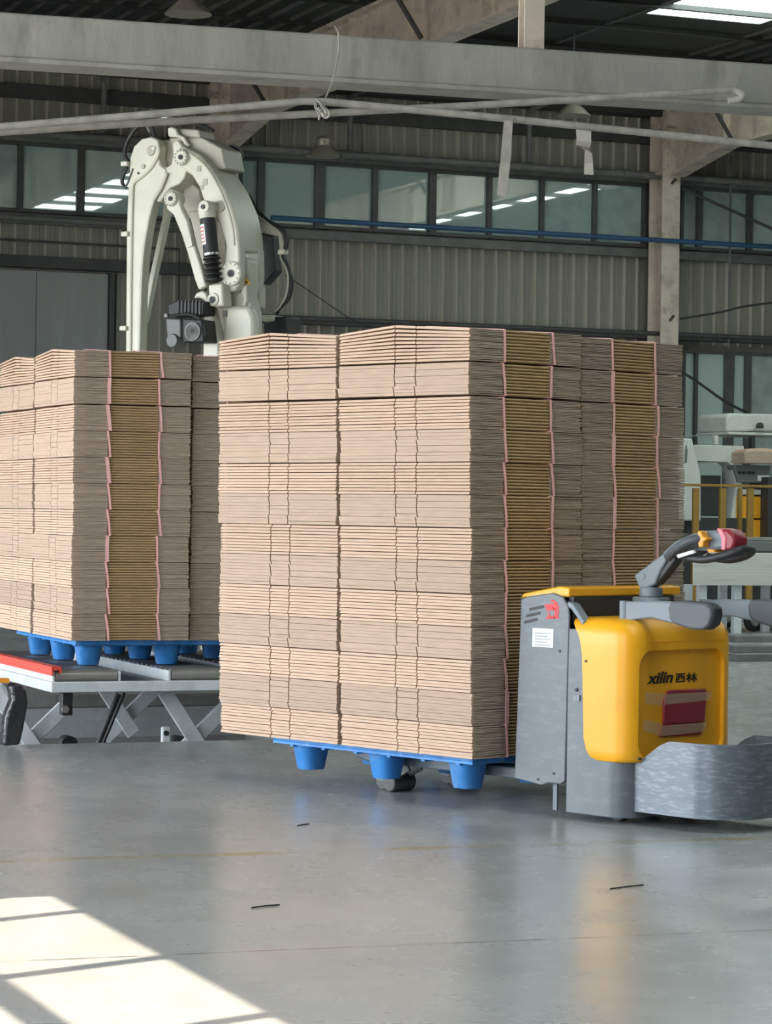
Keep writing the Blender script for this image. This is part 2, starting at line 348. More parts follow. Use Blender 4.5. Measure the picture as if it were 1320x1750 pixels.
# window head height from the sun patch's far edge on the floor
edge = onz(330, 1632); es, et = toB(edge); sB = SUN_AZ.x*EX+SUN_AZ.y*EY
dist = (es-(S_LEFT-.1))/sB; WHEAD = dist*math.tan(SUN_EL)
bquad(lw, S_LEFT-.2, S_LEFT, WIN[0], WIN[1], WHEAD, zt)
tag(lw.build('wall_left', M['walldoor']), 'grey left wall with open gate and steel window', kind='structure')
rw = MB(); bquad(rw, S_RIGHT, S_RIGHT+.2, -.3, T_REAR, 0, zt); tag(rw.build('wall_right', M['wall']), 'grey right wall', kind='structure')
rr = MB(); bquad(rr, S_LEFT, S_RIGHT, T_REAR, T_REAR+.2, 0, zt); tag(rr.build('wall_rear', M['wall']), 'grey wall behind the viewpoint', kind='structure')
cn = MB(); bquad(cn, S_LEFT-5.7, S_LEFT-.2, 11, 28.2, 5.08, 5.22); tag(cn.build('shading_canopy', M['greysteel']), 'unseen canopy added outside to shade the loading gate', kind='structure')  # out of view, added to keep direct sun from entering the gate
# steel bars of the sunny window
sw = empty('window_5', B(S_LEFT-.1, (WIN[0]+WIN[1])/2, WIN[2]), YAW, 'steel framed window in the left wall', kind='structure')
def sunback(p):                           # floor point -> t of the ray where it crosses the wall plane, and height
    s, t = toB(p); k = (s-(S_LEFT-.1))/sB; tB = SUN_AZ.x*EY-SUN_AZ.y*EX
    return t-k*tB, k*math.tan(SUN_EL)
tb, _ = sunback(onz(155, 1555)); tb2, _ = sunback(onz(340, 1630)); tb3, _ = sunback(onz(540, 1722))
step = (tb3-tb)/2
for i in range(9):
    tt = tb+step*i
    if tt > WIN[1]-.1: break
    q = MB(); bquad(q, S_LEFT-.13, S_LEFT-.07, tt-.028, tt+.028, WIN[2], WHEAD); q.build('mullion', M['frame'], sw, world=True)
_, ztr = sunback(onz(45, 1725))
for z_ in (ztr, ztr-1.1, ztr-2.2):
    q = MB(); bquad(q, S_LEFT-.13, S_LEFT-.07, WIN[0], WIN[1], z_-.03, z_+.03); q.build('transom', M['frame'], sw, world=True)

# roof with skylight openings, the first an unseen glowing strip added as fill
SKY = [(-9.2,-7.9,25,36),(-.1,1.4,11,24),(1.7,3.4,4.6,9.6),(7.4,9.4,10,26)]
roof = MB(); prev = S_LEFT-.2
for a, c, t0, t1 in SKY+[(S_RIGHT+.2, 0, 0, 0)]:
    bquad(roof, prev, a, -.3, T_REAR+.2, Z_ROOF, Z_ROOF+.08); prev = c
for a, c, t0, t1 in SKY: bquad(roof, a, c, -.3, t0, Z_ROOF, Z_ROOF+.08); bquad(roof, a, c, t1, T_REAR+.2, Z_ROOF, Z_ROOF+.08)
ceil = tag(roof.build('ceiling', M['roof']), 'dark sheet metal roof', kind='structure')
for a, c, t0, t1 in SKY:
    nn_ = max(1, round((t1-t0)/3.2)); st_ = (t1-t0)/nn_
    for k in range(nn_):
        q = MB(); bquad(q, a, c, t0+k*st_, t0+(k+1)*st_-.03, Z_ROOF+.01, Z_ROOF+.05); q.build('skylight_and_fill_panel', M['skylight'], ceil)
for k in range(22):
    t0 = .7+k*1.55
    q = MB(); bquad(q, S_LEFT, S_RIGHT, t0, t0+.08, Z_ROOF-.08, Z_ROOF-.068); bquad(q, S_LEFT, S_RIGHT, t0, t0+.02, Z_ROOF-.068, Z_ROOF)
    q.build('purlin', M['roof'], ceil)
# roof sheet ribs near the back wall
for k in range(60):
    s0 = -9+k*.3
    if any(a-.1 < s0 < c and t0 < 13 for a, c, t0, t1 in SKY): continue
    q = MB(); bquad(q, s0, s0+.05, 0, 13, Z_ROOF-.035, Z_ROOF); q.build('roof_rib', M['greysteel'], ceil)

# steel columns and rafters
def steel_column(s, label):
    r = empty('steel_column', B(s, .25, 0), YAW, label, 'column', 'cream steel columns on the back wall')
    q = MB(); bquad(q, s-.28, s+.02, .12, .15, 0, 7.35); q.build('flange', M['cream'], r, world=True, bevel=.006)
    q = MB(); bquad(q, s-.28, s+.02, .52, .55, 0, 7.35); q.build('flange', M['cream'], r, world=True, bevel=.006)
    q = MB(); bquad(q, s-.14, s-.12, .15, .52, 0, 7.35); q.build('web', M['cream'], r, world=True)
    q = MB(); bquad(q, s+.02, s+.14, .10, .14, 0, 7.3); q.build('cladding_angle', M['cream'], r, world=True)
    q = MB(); bquad(q, s-.30, s+.04, .10, .58, 6.42, 6.46); bquad(q, s-.30, s+.04, .10, .58, 7.1, 7.14); q.build('stiffener', M['cream'], r, world=True)
    q = MB(); bquad(q, s-.27, s+.01, .55, .58, 6.45, 7.4); q.build('end_plate', M['cream'], r, world=True)
    for i in range(5):
        for x in (s-.22, s-.04):
            q = MB(); q.cyl(B(x, .58, 6.55+i*.17), B(x, .61, 6.55+i*.17), .022, n=6); q.build('bolt', M['cream'], r, world=True)
    for z_ in (4.25, 6.28):
        q = MB(); q.cyl(B(s-.13, .55, z_), B(s-.10, .62, z_+.07), .02, n=6); q.build('hook', M['darksteel'], r, world=True)
    return r
steel_column(COL_S[0], 'cream steel column behind the robot elbow'); steel_column(COL_S[1]-.02, 'stained cream steel column between the strip windows at right')
def rafter(s, label):
    r = empty('rafter', B(s, 6, 6.6), YAW, label, 'beam', 'cream roof rafters')
    s -= .13
    q = MB(); poly = [(.62,6.42),(2.2,6.66),(30,6.66),(30,7.34),(.62,7.34)]
    q.prism(poly, lambda a, b_, t: B(s+t, a, b_), -.015, .015); q.build('web', M['cream'], r, world=True)
    q = MB(); bquad(q, s-.13, s+.13, .62, 30, 7.34, 7.38); q.build('top_flange', M['cream'], r, world=True)
    q = MB(); q.prism([(.62,6.38),(2.2,6.63),(30,6.63),(30,6.66),(2.2,6.66),(.62,6.42)], lambda a, b_, t: B(s+t, a, b_), -.13, .13); q.build('bottom_flange', M['cream'], r, world=True)
    for k, tt in enumerate((2.2, 3.7, 5.4, 7.2, 7.5, 9.4, 11.4, 13.4)):
        q = MB(); bquad(q, s-.125, s+.125, tt, tt+.02, 6.64, 7.35); q.build('stiffener', M['cream'], r, world=True)
    for tt in (2.5, 7.8):
        q = MB(); q.tube([B(s-.15, tt, 6.7), B(s-.9, tt+.1, 7.7)], .03); q.build('knee_brace', M['darksteel'], r, world=True)
rafter(COL_S[0], 'cream roof rafter running out above the robot'); rafter(COL_S[1]+.03, 'cream roof rafter above the right column')

# wall pipes
def pipe(name, label, pts, r, m, cat='pipe', group=None): return tag(MB().tube(pts, r, 10).build(name, m, smooth=True), label, cat, group)
pipe('blue_pipe', 'thin blue pipe running across the strip windows', [B(-2.05,.66,5.42), B(9,.66,5.42)], .038, M['bluepipe'])
q = empty('wall_pipe', B(0,.3,6.45), YAW, 'dark grey pipe running along the top of the strip windows', 'pipe')
MB().tube([B(-9,.3,6.42), B(9,.3,6.42)], .055, 10).build('tube', M['greysteel'], q, smooth=True, world=True)
for s_ in (-7.5,-5,-.9,1.6,3.6,5.6):
    MB().cyl(B(s_,.3,6.42), B(s_+.07,.3,6.42), .07).build('coupling', M['greysteel'], q, smooth=True, world=True)
for s_ in (-4.35, -.72, 2.1):
    pipe('drain_pipe', {-4.35:'grey drain pipe down the wall left of the robot', -.72:'grey drain pipe down the wall above the middle lamp', 2.1:'grey drain pipe down the wall behind the hanging film'}[s_], smoothpath([B(s_+.5, 1.6, 7.5), B(s_, .38, 7.28), B(s_, .22, 7.1), B(s_, .22, 6.5)], 3), .04, M['greysteel'], group='drain pipes on the back wall')
pipe('conduit', 'thin dark conduit across the panels above the sliding door', [B(-9,.1,4.99), B(-3.2,.1,4.97), B(-3.2,.1,4.1)], .018, M['darksteel'])
pipe('sill_conduit', 'dark conduit under the panes left of the robot', [B(-9,.12,5.30), B(-2.8,.12,5.27)], .04, M['greysteel'])
pipe('rail_pipe', 'dark rail pipe behind the stack top', [B(-1.9,.4,4.06), B(9,.4,4.06)], .035, M['darksteel'])
pipe('vertical_conduit', 'thin grey vertical conduit right of the steel column', [B(5.42,.3,3.9), B(5.42,.3,6.8)], .02, M['greysteel'])
def cable(label, pix, D, r=.022, name='cable'):
    return tag(MB().tube(smoothpath([P(x, y, D) for x, y in pix]), r, 6).build(name, M['black'], smooth=True), label, 'cable')
cable('black cable sloping down across the right strip window', [(1168,322),(1200,337),(1260,364),(1340,400)], 37.5)
cable('black cable rising to the right below the right strip window', [(1162,545),(1230,534),(1272,524),(1340,515)], 37.5, .016)
cable('black cable sloping down behind the low glazed opening frame', [(1155,628),(1200,658),(1240,686),(1290,712)], 37.0, .02)
cable('thin wire drooping across the wall panels beside the robot', [(488,470),(540,505),(600,545),(640,560)], 36.0, .008)

# ------------------------------------------------------------------ overhead beam, pipes, lamps
bl0, br0 = P(-60, 10, 14.73), P(1390, 108, 16.22); zb = 4.13
bd = Vector((br0.x-bl0.x, br0.y-bl0.y, 0)); blen = bd.length; bang = math.atan2(bd.y, bd.x)
ob = empty('overhead_beam', (bl0.x, bl0.y, zb-.27), bang, 'long dusty grey box beam crossing under the roof', 'beam')
q = MB(); q.box(-2.6, blen+6, 0, .22, .012, .27); q.build('box_section', M['concrete_beam'], ob, bevel=.018, seg=3)
q = MB(); q.box(-2.6, blen+6, -.03, .25, -.012, .014); q.build('bottom_plate', M['concrete_beam'], ob, bevel=.004)
def beamD(px): return 14.79+(px/1320)*1.36
pb = P(908, 74, beamD(908)+.08)
hp = empty('roof_post', (pb.x, pb.y, zb), bang, 'pale post standing on the overhead beam', 'post')
q = MB(); q.box(-.062, .062, -.06, -.045, 0, Z_ROOF-zb); q.build('flange', M['cream'], hp)
q = MB(); q.box(-.062, .062, .045, .06, 0, Z_ROOF-zb); q.build('flange', M['cream'], hp)
q = MB(); q.box(-.006, .006, -.045, .045, 0, Z_ROOF-zb); q.build('web', M['cream'], hp)
pipe('hanging_pipe', 'dusty pipe sloping down to the right under the overhead beam', [P(x, y, beamD(x)-.45) for x, y in ((-700,282),(-60,222),(250,196),(520,173),(560,174),(870,203),(1380,255),(2300,350))], .022, M['galv'])
pipe('hooked_pipe', 'dusty pipe rising to a hooked end at right under the beam', smoothpath([P(x, y, min(beamD(x)-.32, 15.75)) for x, y in ((-700,278),(-60,230),(300,207),(550,194),(900,175),(1230,155),(1255,154),(1269,160),(1265,169),(1245,172))], 4), .022, M['galv'])
wr = [P(x, y, beamD(575)+d) for x, y, d in ((545,205,-.5),(552,178,-.5),(568,140,-.3),(578,95,-.12),(579,60,-.1),(574,48,.0),(572,45,.1))]
wl = empty('tie_wire', wr[0], 0, 'thin wire loop tying the two pipes to the overhead beam', 'wire')
MB().tube(smoothpath(wr), .006, 6).build('wire', M['galv'], wl, smooth=True, world=True)
for k in range(3):
    cx, cy = 548+k*2, 180+k*6; a = random.uniform(0, 6)
    MB().tube(smoothpath([P(cx+13*math.cos(a+j*1.3)*(1-.12*j), cy+10*math.sin(a+j*1.7), beamD(550)-.5-.03*(j % 2)) for j in range(6)]), .006, 6).build('wire_knot', M['galv'], wl, smooth=True, world=True)
def strip(name, label, pix, thick, m, D):
    q = MB(); pts = []
    for (xl, yl, xr, yr, dd) in pix:
        pts.append((P(xl, yl, D+dd), P(xr, yr, D+dd+.01)))
    for (a, c), (a2, c2) in zip(pts[:-1], pts[1:]):
        o_ = Vector((0, thick, 0)); q.hexa([a2, c2, c2+o_, a2+o_, a, c, c+o_, a+o_])
    return tag(q.build(name, m, smooth=True), label, 'plastic strip')
strip('hanging_strip', 'long pale strip hanging from the sloping pipe', [(862,198,877,201,0),(862,205,877,207,-.02),(857,260,874,262,.03),(852,310,869,312,.05),(850,334,865,336,.04)], .012, M['galv'], beamD(868)-.5)
strip('hanging_film', 'crumpled clear film hanging from the sloping pipe at right', [(985,221,1011,224,0),(986,240,1011,242,-.03),(985,248,1008,255,.02),(1000,256,1012,262,-.02),(999,280,1014,278,.03),(999,298,1015,299,0)], .006, M['film'], beamD(1000)-.5)
def lamp(px, py, D, label):
    p = P(px, py, D)
    r = empty('pendant_lamp', p, 0, label, 'lamp', 'bell shaped factory lamps')
    q = MB(); q.lathe((0,0,0), [(.235,0),(.225,.02),(.10,.14),(.09,.15),(.085,.135),(.21,.012)], n=28); q.build('shade', M['lamp'], r, smooth=True)
    q = MB(); q.lathe((0,0,.14), [(.09,0),(.10,.02),(.10,.10),(.06,.13),(.02,.15)], n=20); q.build('cap', M['lamp'], r, smooth=True)
    q = MB(); q.lathe((0,0,.0), [(.0,.03),(.05,.035),(.05,.11),(.03,.13)], n=14); q.build('bulb', M['paper'], r, smooth=True)
    q = MB(); q.cyl((0,0,.28), (0,0,Z_ROOF-p.z), .010, n=8); q.build('rod', M['greysteel'], r)
lamp(322, 25, 26, 'brown rimmed bell lamp hanging above the overhead beam at upper left')
lamp(552, 268, 36, 'small dull bell lamp in front of the strip windows beside the robot')
lamp(980, 198, 35.5, 'pale bell lamp hanging above the film strip at right')

# ------------------------------------------------------------------ carton bundles
def bundle_variant(a, b, h, lined, tent, seed):
    """x: 0..b along the strapped side (y=0); y: 0..a along the slotted side (x=0)."""
    rnd = random.Random(seed); n = 10; hs = (h-.0022)/n
    q = MB(); fo = MB()
    f1, f2 = .405*a, .565*a
    def lift(x, y, i):
        if not tent: return 0
        k = y/f2 if y < f2 else (a-y)/(a-f2)
        return tent*k*((i+1)/n)**1.6
    for i in range(n):
        jx, jy = rnd.uniform(-.004,.004), rnd.uniform(-.003,.003)
        z0 = i*hs; gap = .0030 if lined else .0009; z1 = z0+hs-gap
        tiltup = .0065 if lined else 0; tiltdn = 0 if lined else .0030
        for (y0, y1) in ((.0, f1-.0038), (f1+.0038, f2-.0038), (f2+.0038, a)):
            dz = rnd.uniform(-.0008,.0008)
            L0, L1 = lift(0, y0, i)+dz, lift(0, y1, i)+dz
            ya = max(y0, .010)+jy*(y0 > 0)
            q.hexa([(jx+tiltdn,ya,z0+L0),(.07,ya,z0+L0),(.07,y1+jy,z0+L1),(jx+tiltdn,y1+jy,z0+L1),(jx+tiltup,ya,z1+L0),(.07,ya,z1+L0),(.07,y1+jy,z1+L1),(jx+tiltup,y1+jy,z1+L1)])
        for (y0, y1) in ((.035, f1),(f1, f2),(f2, a)):
            L0, L1 = lift(0, y0, i), lift(0, y1, i)
            q.hexa([(.07,y0,z0+L0),(b,y0,z0+L0),(b,y1,z0+L1),(.07,y1,z0+L1),(.07,y0,z1+L0),(b,y0,z1+L0),(b,y1,z1+L1),(.07,y1,z1+L1)])
        # cut plies at both ends of the strapped side
        for k in range(2):
            zz0 = z0+k*hs/2; zz1 = zz0+hs/2-rnd.uniform(.0012,.0028)
            for (x0, x1) in ((jx*.6, .287*b),(.725*b, b-rnd.uniform(0,.006))):
                sag = rnd.uniform(-.0012,.0012); yy = rnd.uniform(-.003,.005); y2 = rnd.uniform(-.003,.005)
                lf = lift(0, .01, i)
                q.hexa([(x0,yy,zz0+lf),(x1,y2,zz0+sag+lf),(x1,.034,zz0+sag+lf),(x0+.072*(x0<.02),.034,zz0+lf),(x0,yy,zz1+lf),(x1,y2,zz1+sag+lf),(x1,.034,zz1+sag+lf),(x0+.072*(x0<.02),.034,zz1+lf)], 1)
        # rounded folds between the straps
        zc = z0+hs/2; rr_ = hs*.40; d = .010; fy = .006+rnd.uniform(0,.003); lf = lift(0,.02,i)
        x0, x1 = .287*b+.004, .725*b-.004
        prof = [(fy+.026, -rr_)]+[(fy+d-d*math.cos(t), rr_*math.sin(t)) for t in [math.radians(g) for g in (-80,-45,0,45,80)]]+[(fy+.026, rr_)]
        fo.prism(prof, lambda u, v, t: (t, u, zc+v+lf), x0, x1)
    st = []
    for fx in (.29, .722):
        s = MB(); wd = rnd.choice((.006,.0065,.011)); x0 = fx*b+rnd.uniform(-.01,.008); x1 = x0+rnd.uniform(-.004,.020); e = .0035
        lt = (lift(0,.0,n-1), lift(0, f2, n-1))
        xm = (x0+x1)/2+rnd.uniform(-.003,.003)
        front = [(x1,-e,.001),(xm,-e-.001,h/2),(x0,-e,h-.001+lt[0])]
        path = front+[(x0,f2,h+.0005+lt[1]),(x0,a+.003,h-.001),(x1,a+.003,.001)]
        for p0, p1 in zip(path, path[1:]+path[:1]):
            p0, p1 = Vector(p0), Vector(p1); d = (p1-p0).normalized(); nrm = Vector((0,-d.z,d.y)).normalized()*.0014; wx = Vector((wd,0,0))
            s.hexa([p0-wx-nrm, p0+wx-nrm, p0+wx+nrm, p0-wx+nrm, p1-wx-nrm, p1+wx-nrm, p1+wx+nrm, p1-wx+nrm])
        st.append(s)
    if True:
        kn = MB(); kn.box(x1-.012, x1+.012, -.008, -.001, -.002, .006)
    root = empty('carton_bundle')
    q.build('flattened_cartons', [M['kraft'] if lined else M['kraft2'], M['cut']], root)
    fo.build('folded_edges', M['fold'], root, smooth=True)
    for s in st: s.build('strap', M['strap'], root)
    return root
def make_variants(a, b, h):
    V = {('t', k): bundle_variant(a, b, h, True, .030, 50+k) for k in range(3)}
    for k in range(4):
        V[('l', k)] = bundle_variant(a, b, h, True, 0, 10+k); V[('s', k)] = bundle_variant(a, b, h, False, 0, 30+k)
    return V
def drop_variants(V):
    for r in V.values():
        for ch in list(r.children): bpy.data.objects.remove(ch)
        bpy.data.objects.remove(r)
def stack(V, corner, yaw, a, b, h, n, lean, where, group, cols, seed):
    rnd = random.Random(seed)
    ca, sa = math.cos(yaw), math.sin(yaw)
    for (i, j, colname, dx, dy, dzc) in cols:
        for k in range(n):                      # k from the bottom
            topidx = n-1-k
            key = ('t', (i+2*j) % 3) if topidx == 0 else (('l' if topidx % 2 == 0 else 's'), rnd.randrange(4))
            r = copy_tree(V[key])
            lx = i*(b+.006)+dx+rnd.uniform(-.004,.004); ly = j*(a+.012)+dy+rnd.uniform(-.004,.004)
            le = lean*(k/(n-1))
            r.location = (corner.x+lx*ca-ly*sa+le.x, corner.y+lx*sa+ly*ca+le.y, corner.z+k*h+dzc+(.009 if topidx == 0 else .0045 if topidx == 1 else 0))
            r.rotation_euler = (rnd.uniform(-.001,.001)+(.009 if topidx == 0 else .005 if topidx == 1 else 0), rnd.uniform(-.001,.001)+((-.009 if topidx == 0 else -.004) if topidx < 2 and i == 0 else 0), yaw+rnd.uniform(-.006,.006))
            o_ = ORD[topidx] if k else 'bottom'
            pos = 'top' if topidx == 0 else ('bottom' if k == 0 else o_+' from top')
            tag(r, f'strapped carton bundle, {pos}, {colname} of {where}', 'carton bundle', group)
YM = math.atan2(.684, .729)
A1, B1, H1 = .888, .735, 1.946/13
cm = P(808, 1298, 11.9)
V1 = make_variants(A1, B1, H1)
stack(V1, cm, YM, A1, B1, H1, 13, Vector((-.035, .0, 0)), 'stack on truck', 'bundles on the pallet truck',
      [(0,0,'near corner column',0,0,0),(0,1,'left column',.004,.006,0),(1,0,'right column',.004,.004,0)], 3)
A2, B2, H2 = .93, .722, 1.705/11
cl = P(122, 1095, 15.5)
V2 = make_variants(A2, B2, H2)
stack(V2, cl, YAW, A2, B2, H2, 11, Vector((.0, .0, 0)), 'stack on lift table', 'bundles on the lift table',
      [(0,0,'front column',0,0,0),(0,1,'left column',.0,.012,0),(1,0,'right column',.02,.05,-.004),(1,1,'back column',.02,.05,.022)], 9)
drop_variants(V1); drop_variants(V2)

# ------------------------------------------------------------------ blue nine foot pallets
def pallet(corner, yaw, x0, x1, y0, y1, ztop, label, feet_h=.124, inset=.12):
    r = empty('plastic_pallet', (corner.x, corner.y, ztop-.031-feet_h), yaw, label, 'pallet', 'blue plastic pallets')
    fh = feet_h
    q = MB(); q.box(x0, x1, y0, y1, fh, fh+.012)
    for k in range(6):
        yy = y0+(y1-y0)*(k+.5)/6; q.box(x0+.02, x1-.02, yy-.012, yy+.012, fh-.012, fh)
    q.build('deck_underside', M['blue'], r)
    for k in range(9):
        yy0 = y0+(y1-y0)*k/9; q = MB(); q.box(x0+.012, x1-.012, yy0+.008, yy0+(y1-y0)/9-.008, fh+.012, fh+.030); q.build('deck_slat', M['blue'], r, bevel=.004)
    q = MB()
    for (xa, xb, ya, yb) in ((x0,x1,y0,y0+.012),(x0,x1,y1-.012,y1),(x0,x0+.012,y0+.012,y1-.012),(x1-.012,x1,y0+.012,y1-.012)): q.box(xa, xb, ya, yb, fh+.012, fh+.030)
    q.build('deck_rim', M['blue'], r, bevel=.003)
    for fx in (x0+inset, (x0+x1)/2, x1-inset):
        for fy in (y0+.15, (y0+y1)/2, y1-.15):
            q = MB(); n = 16; vs = []
            for hw, z in ((.085,fh),(.078,fh-.008),(.060,.012),(.056,.0),(.04,.0),(.038,.03)):
                for i in range(n):
                    t = 2*math.pi*(i+.5)/n; cx, sx = math.cos(t), math.sin(t); k = (abs(cx)**4+abs(sx)**4)**-.25
                    vs.append((fx+hw*k*cx, fy+hw*k*sx, z))
            fs = [(l*n+i, l*n+(i+1) % n, (l+1)*n+(i+1) % n, (l+1)*n+i) for l in range(5) for i in range(n)]+[tuple(range(n)), tuple(range(5*n, 6*n))]
            q.add(vs, fs); q.build('foot', M['blue'], r, smooth=True)
    return r
pallet(cm, YM, .05, 1.17, .05, 1.44, cm.z, 'blue plastic pallet carried on the truck forks')
pallet(cl, YAW, .05, 1.27, .09, 1.52, cl.z, 'blue plastic pallet standing on the roller lift table')

# ------------------------------------------------------------------ pallet truck
T0 = onz(965, 1392, .02); TY = math.atan2(-.729, .684)
tr = empty('pallet_truck', (T0.x, T0.y, 0), TY, 'yellow and grey electric pallet truck carrying the tall carton stack', 'pallet truck')
W = .74
XZ = lambda y: (lambda a, b_, t: (a, t, b_))
fxz = lambda a, b_, t: (a, t, b_)
# rear battery box
q = MB(); q.prism([(-.312,.155),(-.145,.137),(-.10,.151),(-.027,.151),(0,.168),(.012,.905),(.004,.945),(-.03,.985),(-.09,1.0),(-.25,.978),(-.285,.965)], fxz, 0, .012); q.build('side_panel', M['truckgrey'], tr, bevel=.005)
q = MB(); q.prism([(-.312,.155),(0,.155),(.0,.93),(-.05,.985),(-.25,.975)], fxz, W-.012, W); q.build('side_panel', M['truckgrey'], tr, bevel=.005)
q = MB(); q.box(-.30, -.02, .014, W-.014, .16, .97); q.build('battery_box', M['dark'], tr)
q = MB(); q.prism([(-.30,.972),(-.02,.985),(-.0,.985),(-.0,1.025),(-.06,1.03),(-.28,.992)], fxz, .012, W+.03); q.build('top_cover', M['yellow'], tr, bevel=.006)
q = MB(); q.box(-.02, .012, .03, W-.03, .86, .985); q.build('back_panel', M['dark'], tr)
q = MB(); q.prism([(.0,.965),(.03,.955),(.10,.88),(.09,.86),(.02,.93),(-.01,.945)], fxz, .004, .05); q.build('side_strap', M['plastgrey'], tr, bevel=.004)
# louvres, emblem, sticker on the side panel
def sidept(px, py, y=0):
    p = onplane(px, py, T0+Vector((.729,.684,0))*y, (.729,.684)); d = p-T0; return d.x*.684-d.y*.729, p.z
def frontpt(px, py, u):
    p = onplane(px, py, T0+Vector((.684,-.729,0))*u, (.684,-.729)); d = p-T0; return d.x*.729+d.y*.684, p.z
def sidepoly(name, pix, y0, y1, m, parent=tr, bevel=0):
    q = MB(); q.prism([sidept(x, y) for x, y in pix], fxz, y0, y1); return q.build(name, m, parent, bevel=bevel)
for k, (xa, ya) in enumerate(((906,1040),(901,1051),(897,1062))):
    sidepoly('louvre', [(xa,ya-1),(xa+24-k,ya-6),(xa+24-k,ya-1.2),(xa-1,ya+4)], -.002, .004, M['ink'])
em = MB(); cx, cz = sidept(943, 1042)
def arc(mb, cx, cz, r, w_, a0, a1, n=14, sx=1.0):
    pts = [(cx+sx*r*math.cos(a0+(a1-a0)*i/n), cz+r*math.sin(a0+(a1-a0)*i/n)) for i in range(n+1)]+[(cx+sx*(r-w_)*math.cos(a1+(a0-a1)*i/n), cz+(r-w_)*math.sin(a1+(a0-a1)*i/n)) for i in range(n+1)]
    mb.prism(pts, fxz, -.0015, .002)
arc(em, cx, cz, .046, .010, math.radians(-70), math.radians(95)); arc(em, cx+.004, cz-.012, .026, .009, math.radians(-180), math.radians(90))
emo = [sidept(*p) for p in ((931,1033),(952,1031),(952,1043),(936,1044))]; em.prism(emo, fxz, -.0015, .002)
em.build('emblem', M['redink'], tr)
lt = MB()
for k in range(4):
    lt.prism([sidept(*p) for p in ((934.5+k*5.6,1054.2-k*.3),(938.6+k*5.6,1054-k*.3),(938.6+k*5.6,1058-k*.3),(934.5+k*5.6,1058.2-k*.3))], fxz, -.0015, .002)
lt.build('emblem_lettering', M['redink'], tr)
st_ = sidepoly('data_sticker', [(911,1073),(947,1075),(946,1107),(910,1105)], -.002, .003, M['paper'])
ln = MB()
for k in range(5):
    y_ = 1081+k*5; ln.prism([sidept(915,y_),sidept(942-(k % 2)*6,y_+1),sidept(942-(k % 2)*6,y_+2.4),sidept(915,y_+1.4)], fxz, -.003, -.001)
ln.build('print_line', M['print_'], st_)
for (x, y) in ((920,1332),(947,1322),(957,1113)):
    a, z = sidept(x, y); MB().cyl((a,-.004,z),(a,.002,z),.006,n=10).build('screw', M['dark'], tr)
# lower chassis (rounded front corners)
def rrect(x0, x1, y0, y1, r0, r1, n=8):       # r0 at x0 corners, r1 at x1 corners
    pts = []
    for cx, cy, r, a in ((x1-r1,y0+r1,r1,-90),(x1-r1,y1-r1,r1,0),(x0+r0,y1-r0,r0,90),(x0+r0,y0+r0,r0,180)):
        for i in range(n+1):
            t = math.radians(a+90*i/n); pts.append((cx+r*math.cos(t), cy+r*math.sin(t)))
    return pts
fxy = lambda a, b_, t: (a, b_, t)
q = MB(); q.prism(rrect(0.004, .352, .004, W-.034, .004, .11), fxy, .03, .845); q.build('chassis', M['truckgrey'], tr, bevel=.006)
q = MB(); q.box(-.005, .06, .02, .028, .0+.03, .17); q.box(-.10,-.075,.03,.04,.03,.18); q.build('guard_plate', M['truckgrey'], tr)
# keyhole details on the chassis side
a, z = sidept(985, 1179); MB().cyl((a,-.003,z),(a,.01,z),.008,n=12).build('lock', M['dark'], tr)
sidepoly('latch_plate', [(980,1188),(991,1188),(991,1198),(980,1198)], -.003, .006, M['plastgrey'])
# yellow hood: shell following rounded plan, with a side profile that steps in at the bottom
hd = MB(); HY0, HY1, UH = -.012, .715, .388
rings = []
for z, x0, ins in ((.272,.215,.03),(.276,.19,.008),(.29,.155,0),(.32,.130,0),(.37,.116,0),(.55,.108,0),(.73,.100,0),(.79,.088,0),(.825,.072,.003),(.85,.050,.010),(.873,.030,.024),(.889,.020,.045),(.897,.020,.085)):
    r1 = .10-ins*.3
    rings.append([(x, y, z) for x, y in rrect(x0, UH-ins, HY0+ins*.9, HY1-ins*.9, .006, r1, 9)])
n = len(rings[0]); vs = [p for r_ in rings for p in r_]
fs = [(l*n+i, l*n+(i+1) % n, (l+1)*n+(i+1) % n, (l+1)*n+i) for l in range(len(rings)-1) for i in range(n)]+[tuple(range((len(rings)-1)*n, len(rings)*n)), tuple(range(n-1, -1, -1))]
hd.add(vs, fs); hood = hd.build('hood', M['yellow'], tr, smooth=True)
def rr2(x0, x1, y0, y1, r, n=7):
    pts = []
    for cx, cy, a in ((x1-r,y0+r,-90),(x1-r,y1-r,0),(x0+r,y1-r,90),(x0+r,y0+r,180)):
        for i in range(n+1):
            t = math.radians(a+90*i/n); pts.append((cx+r*math.cos(t), cy+r*math.sin(t)))
    return pts
UF = .366
va, za = frontpt(1094, 1200, UH); vb, _ = frontpt(1238, 1200, UH); zt1 = frontpt(1165, 1110, UH)[1]
ck = MB(); ck.prism(rr2(va, vb, .285, zt1, .075), lambda a, b_, t: (t, a, b_), UF, UH+.05); cut_o = ck.build('cutter', M['yellow'], tr)
bmod = hood.modifiers.new('recess', 'BOOLEAN'); bmod.object = cut_o; bmod.operation = 'DIFFERENCE'; bmod.solver = 'EXACT'
bpy.context.view_layer.update()
hm = bpy.data.meshes.new_from_object(hood.evaluated_get(bpy.context.evaluated_depsgraph_get()))
hood.modifiers.clear(); hood.data = hm; bpy.data.objects.remove(cut_o)
hm.polygons.foreach_set('use_smooth', [True]*len(hm.polygons)); hm.set_sharp_from_angle(angle=math.radians(50))
hb_ = hood.modifiers.new('bevel', 'BEVEL'); hb_.width = .007; hb_.segments = 3; hb_.limit_method = 'ANGLE'; hb_.angle_limit = math.radians(50)
seam = MB(); seam.box(UH-.003, UH+.0012, HY0+.10, HY1-.10, .797, .800); seam.build('hood_seam', M['orange'], hood)
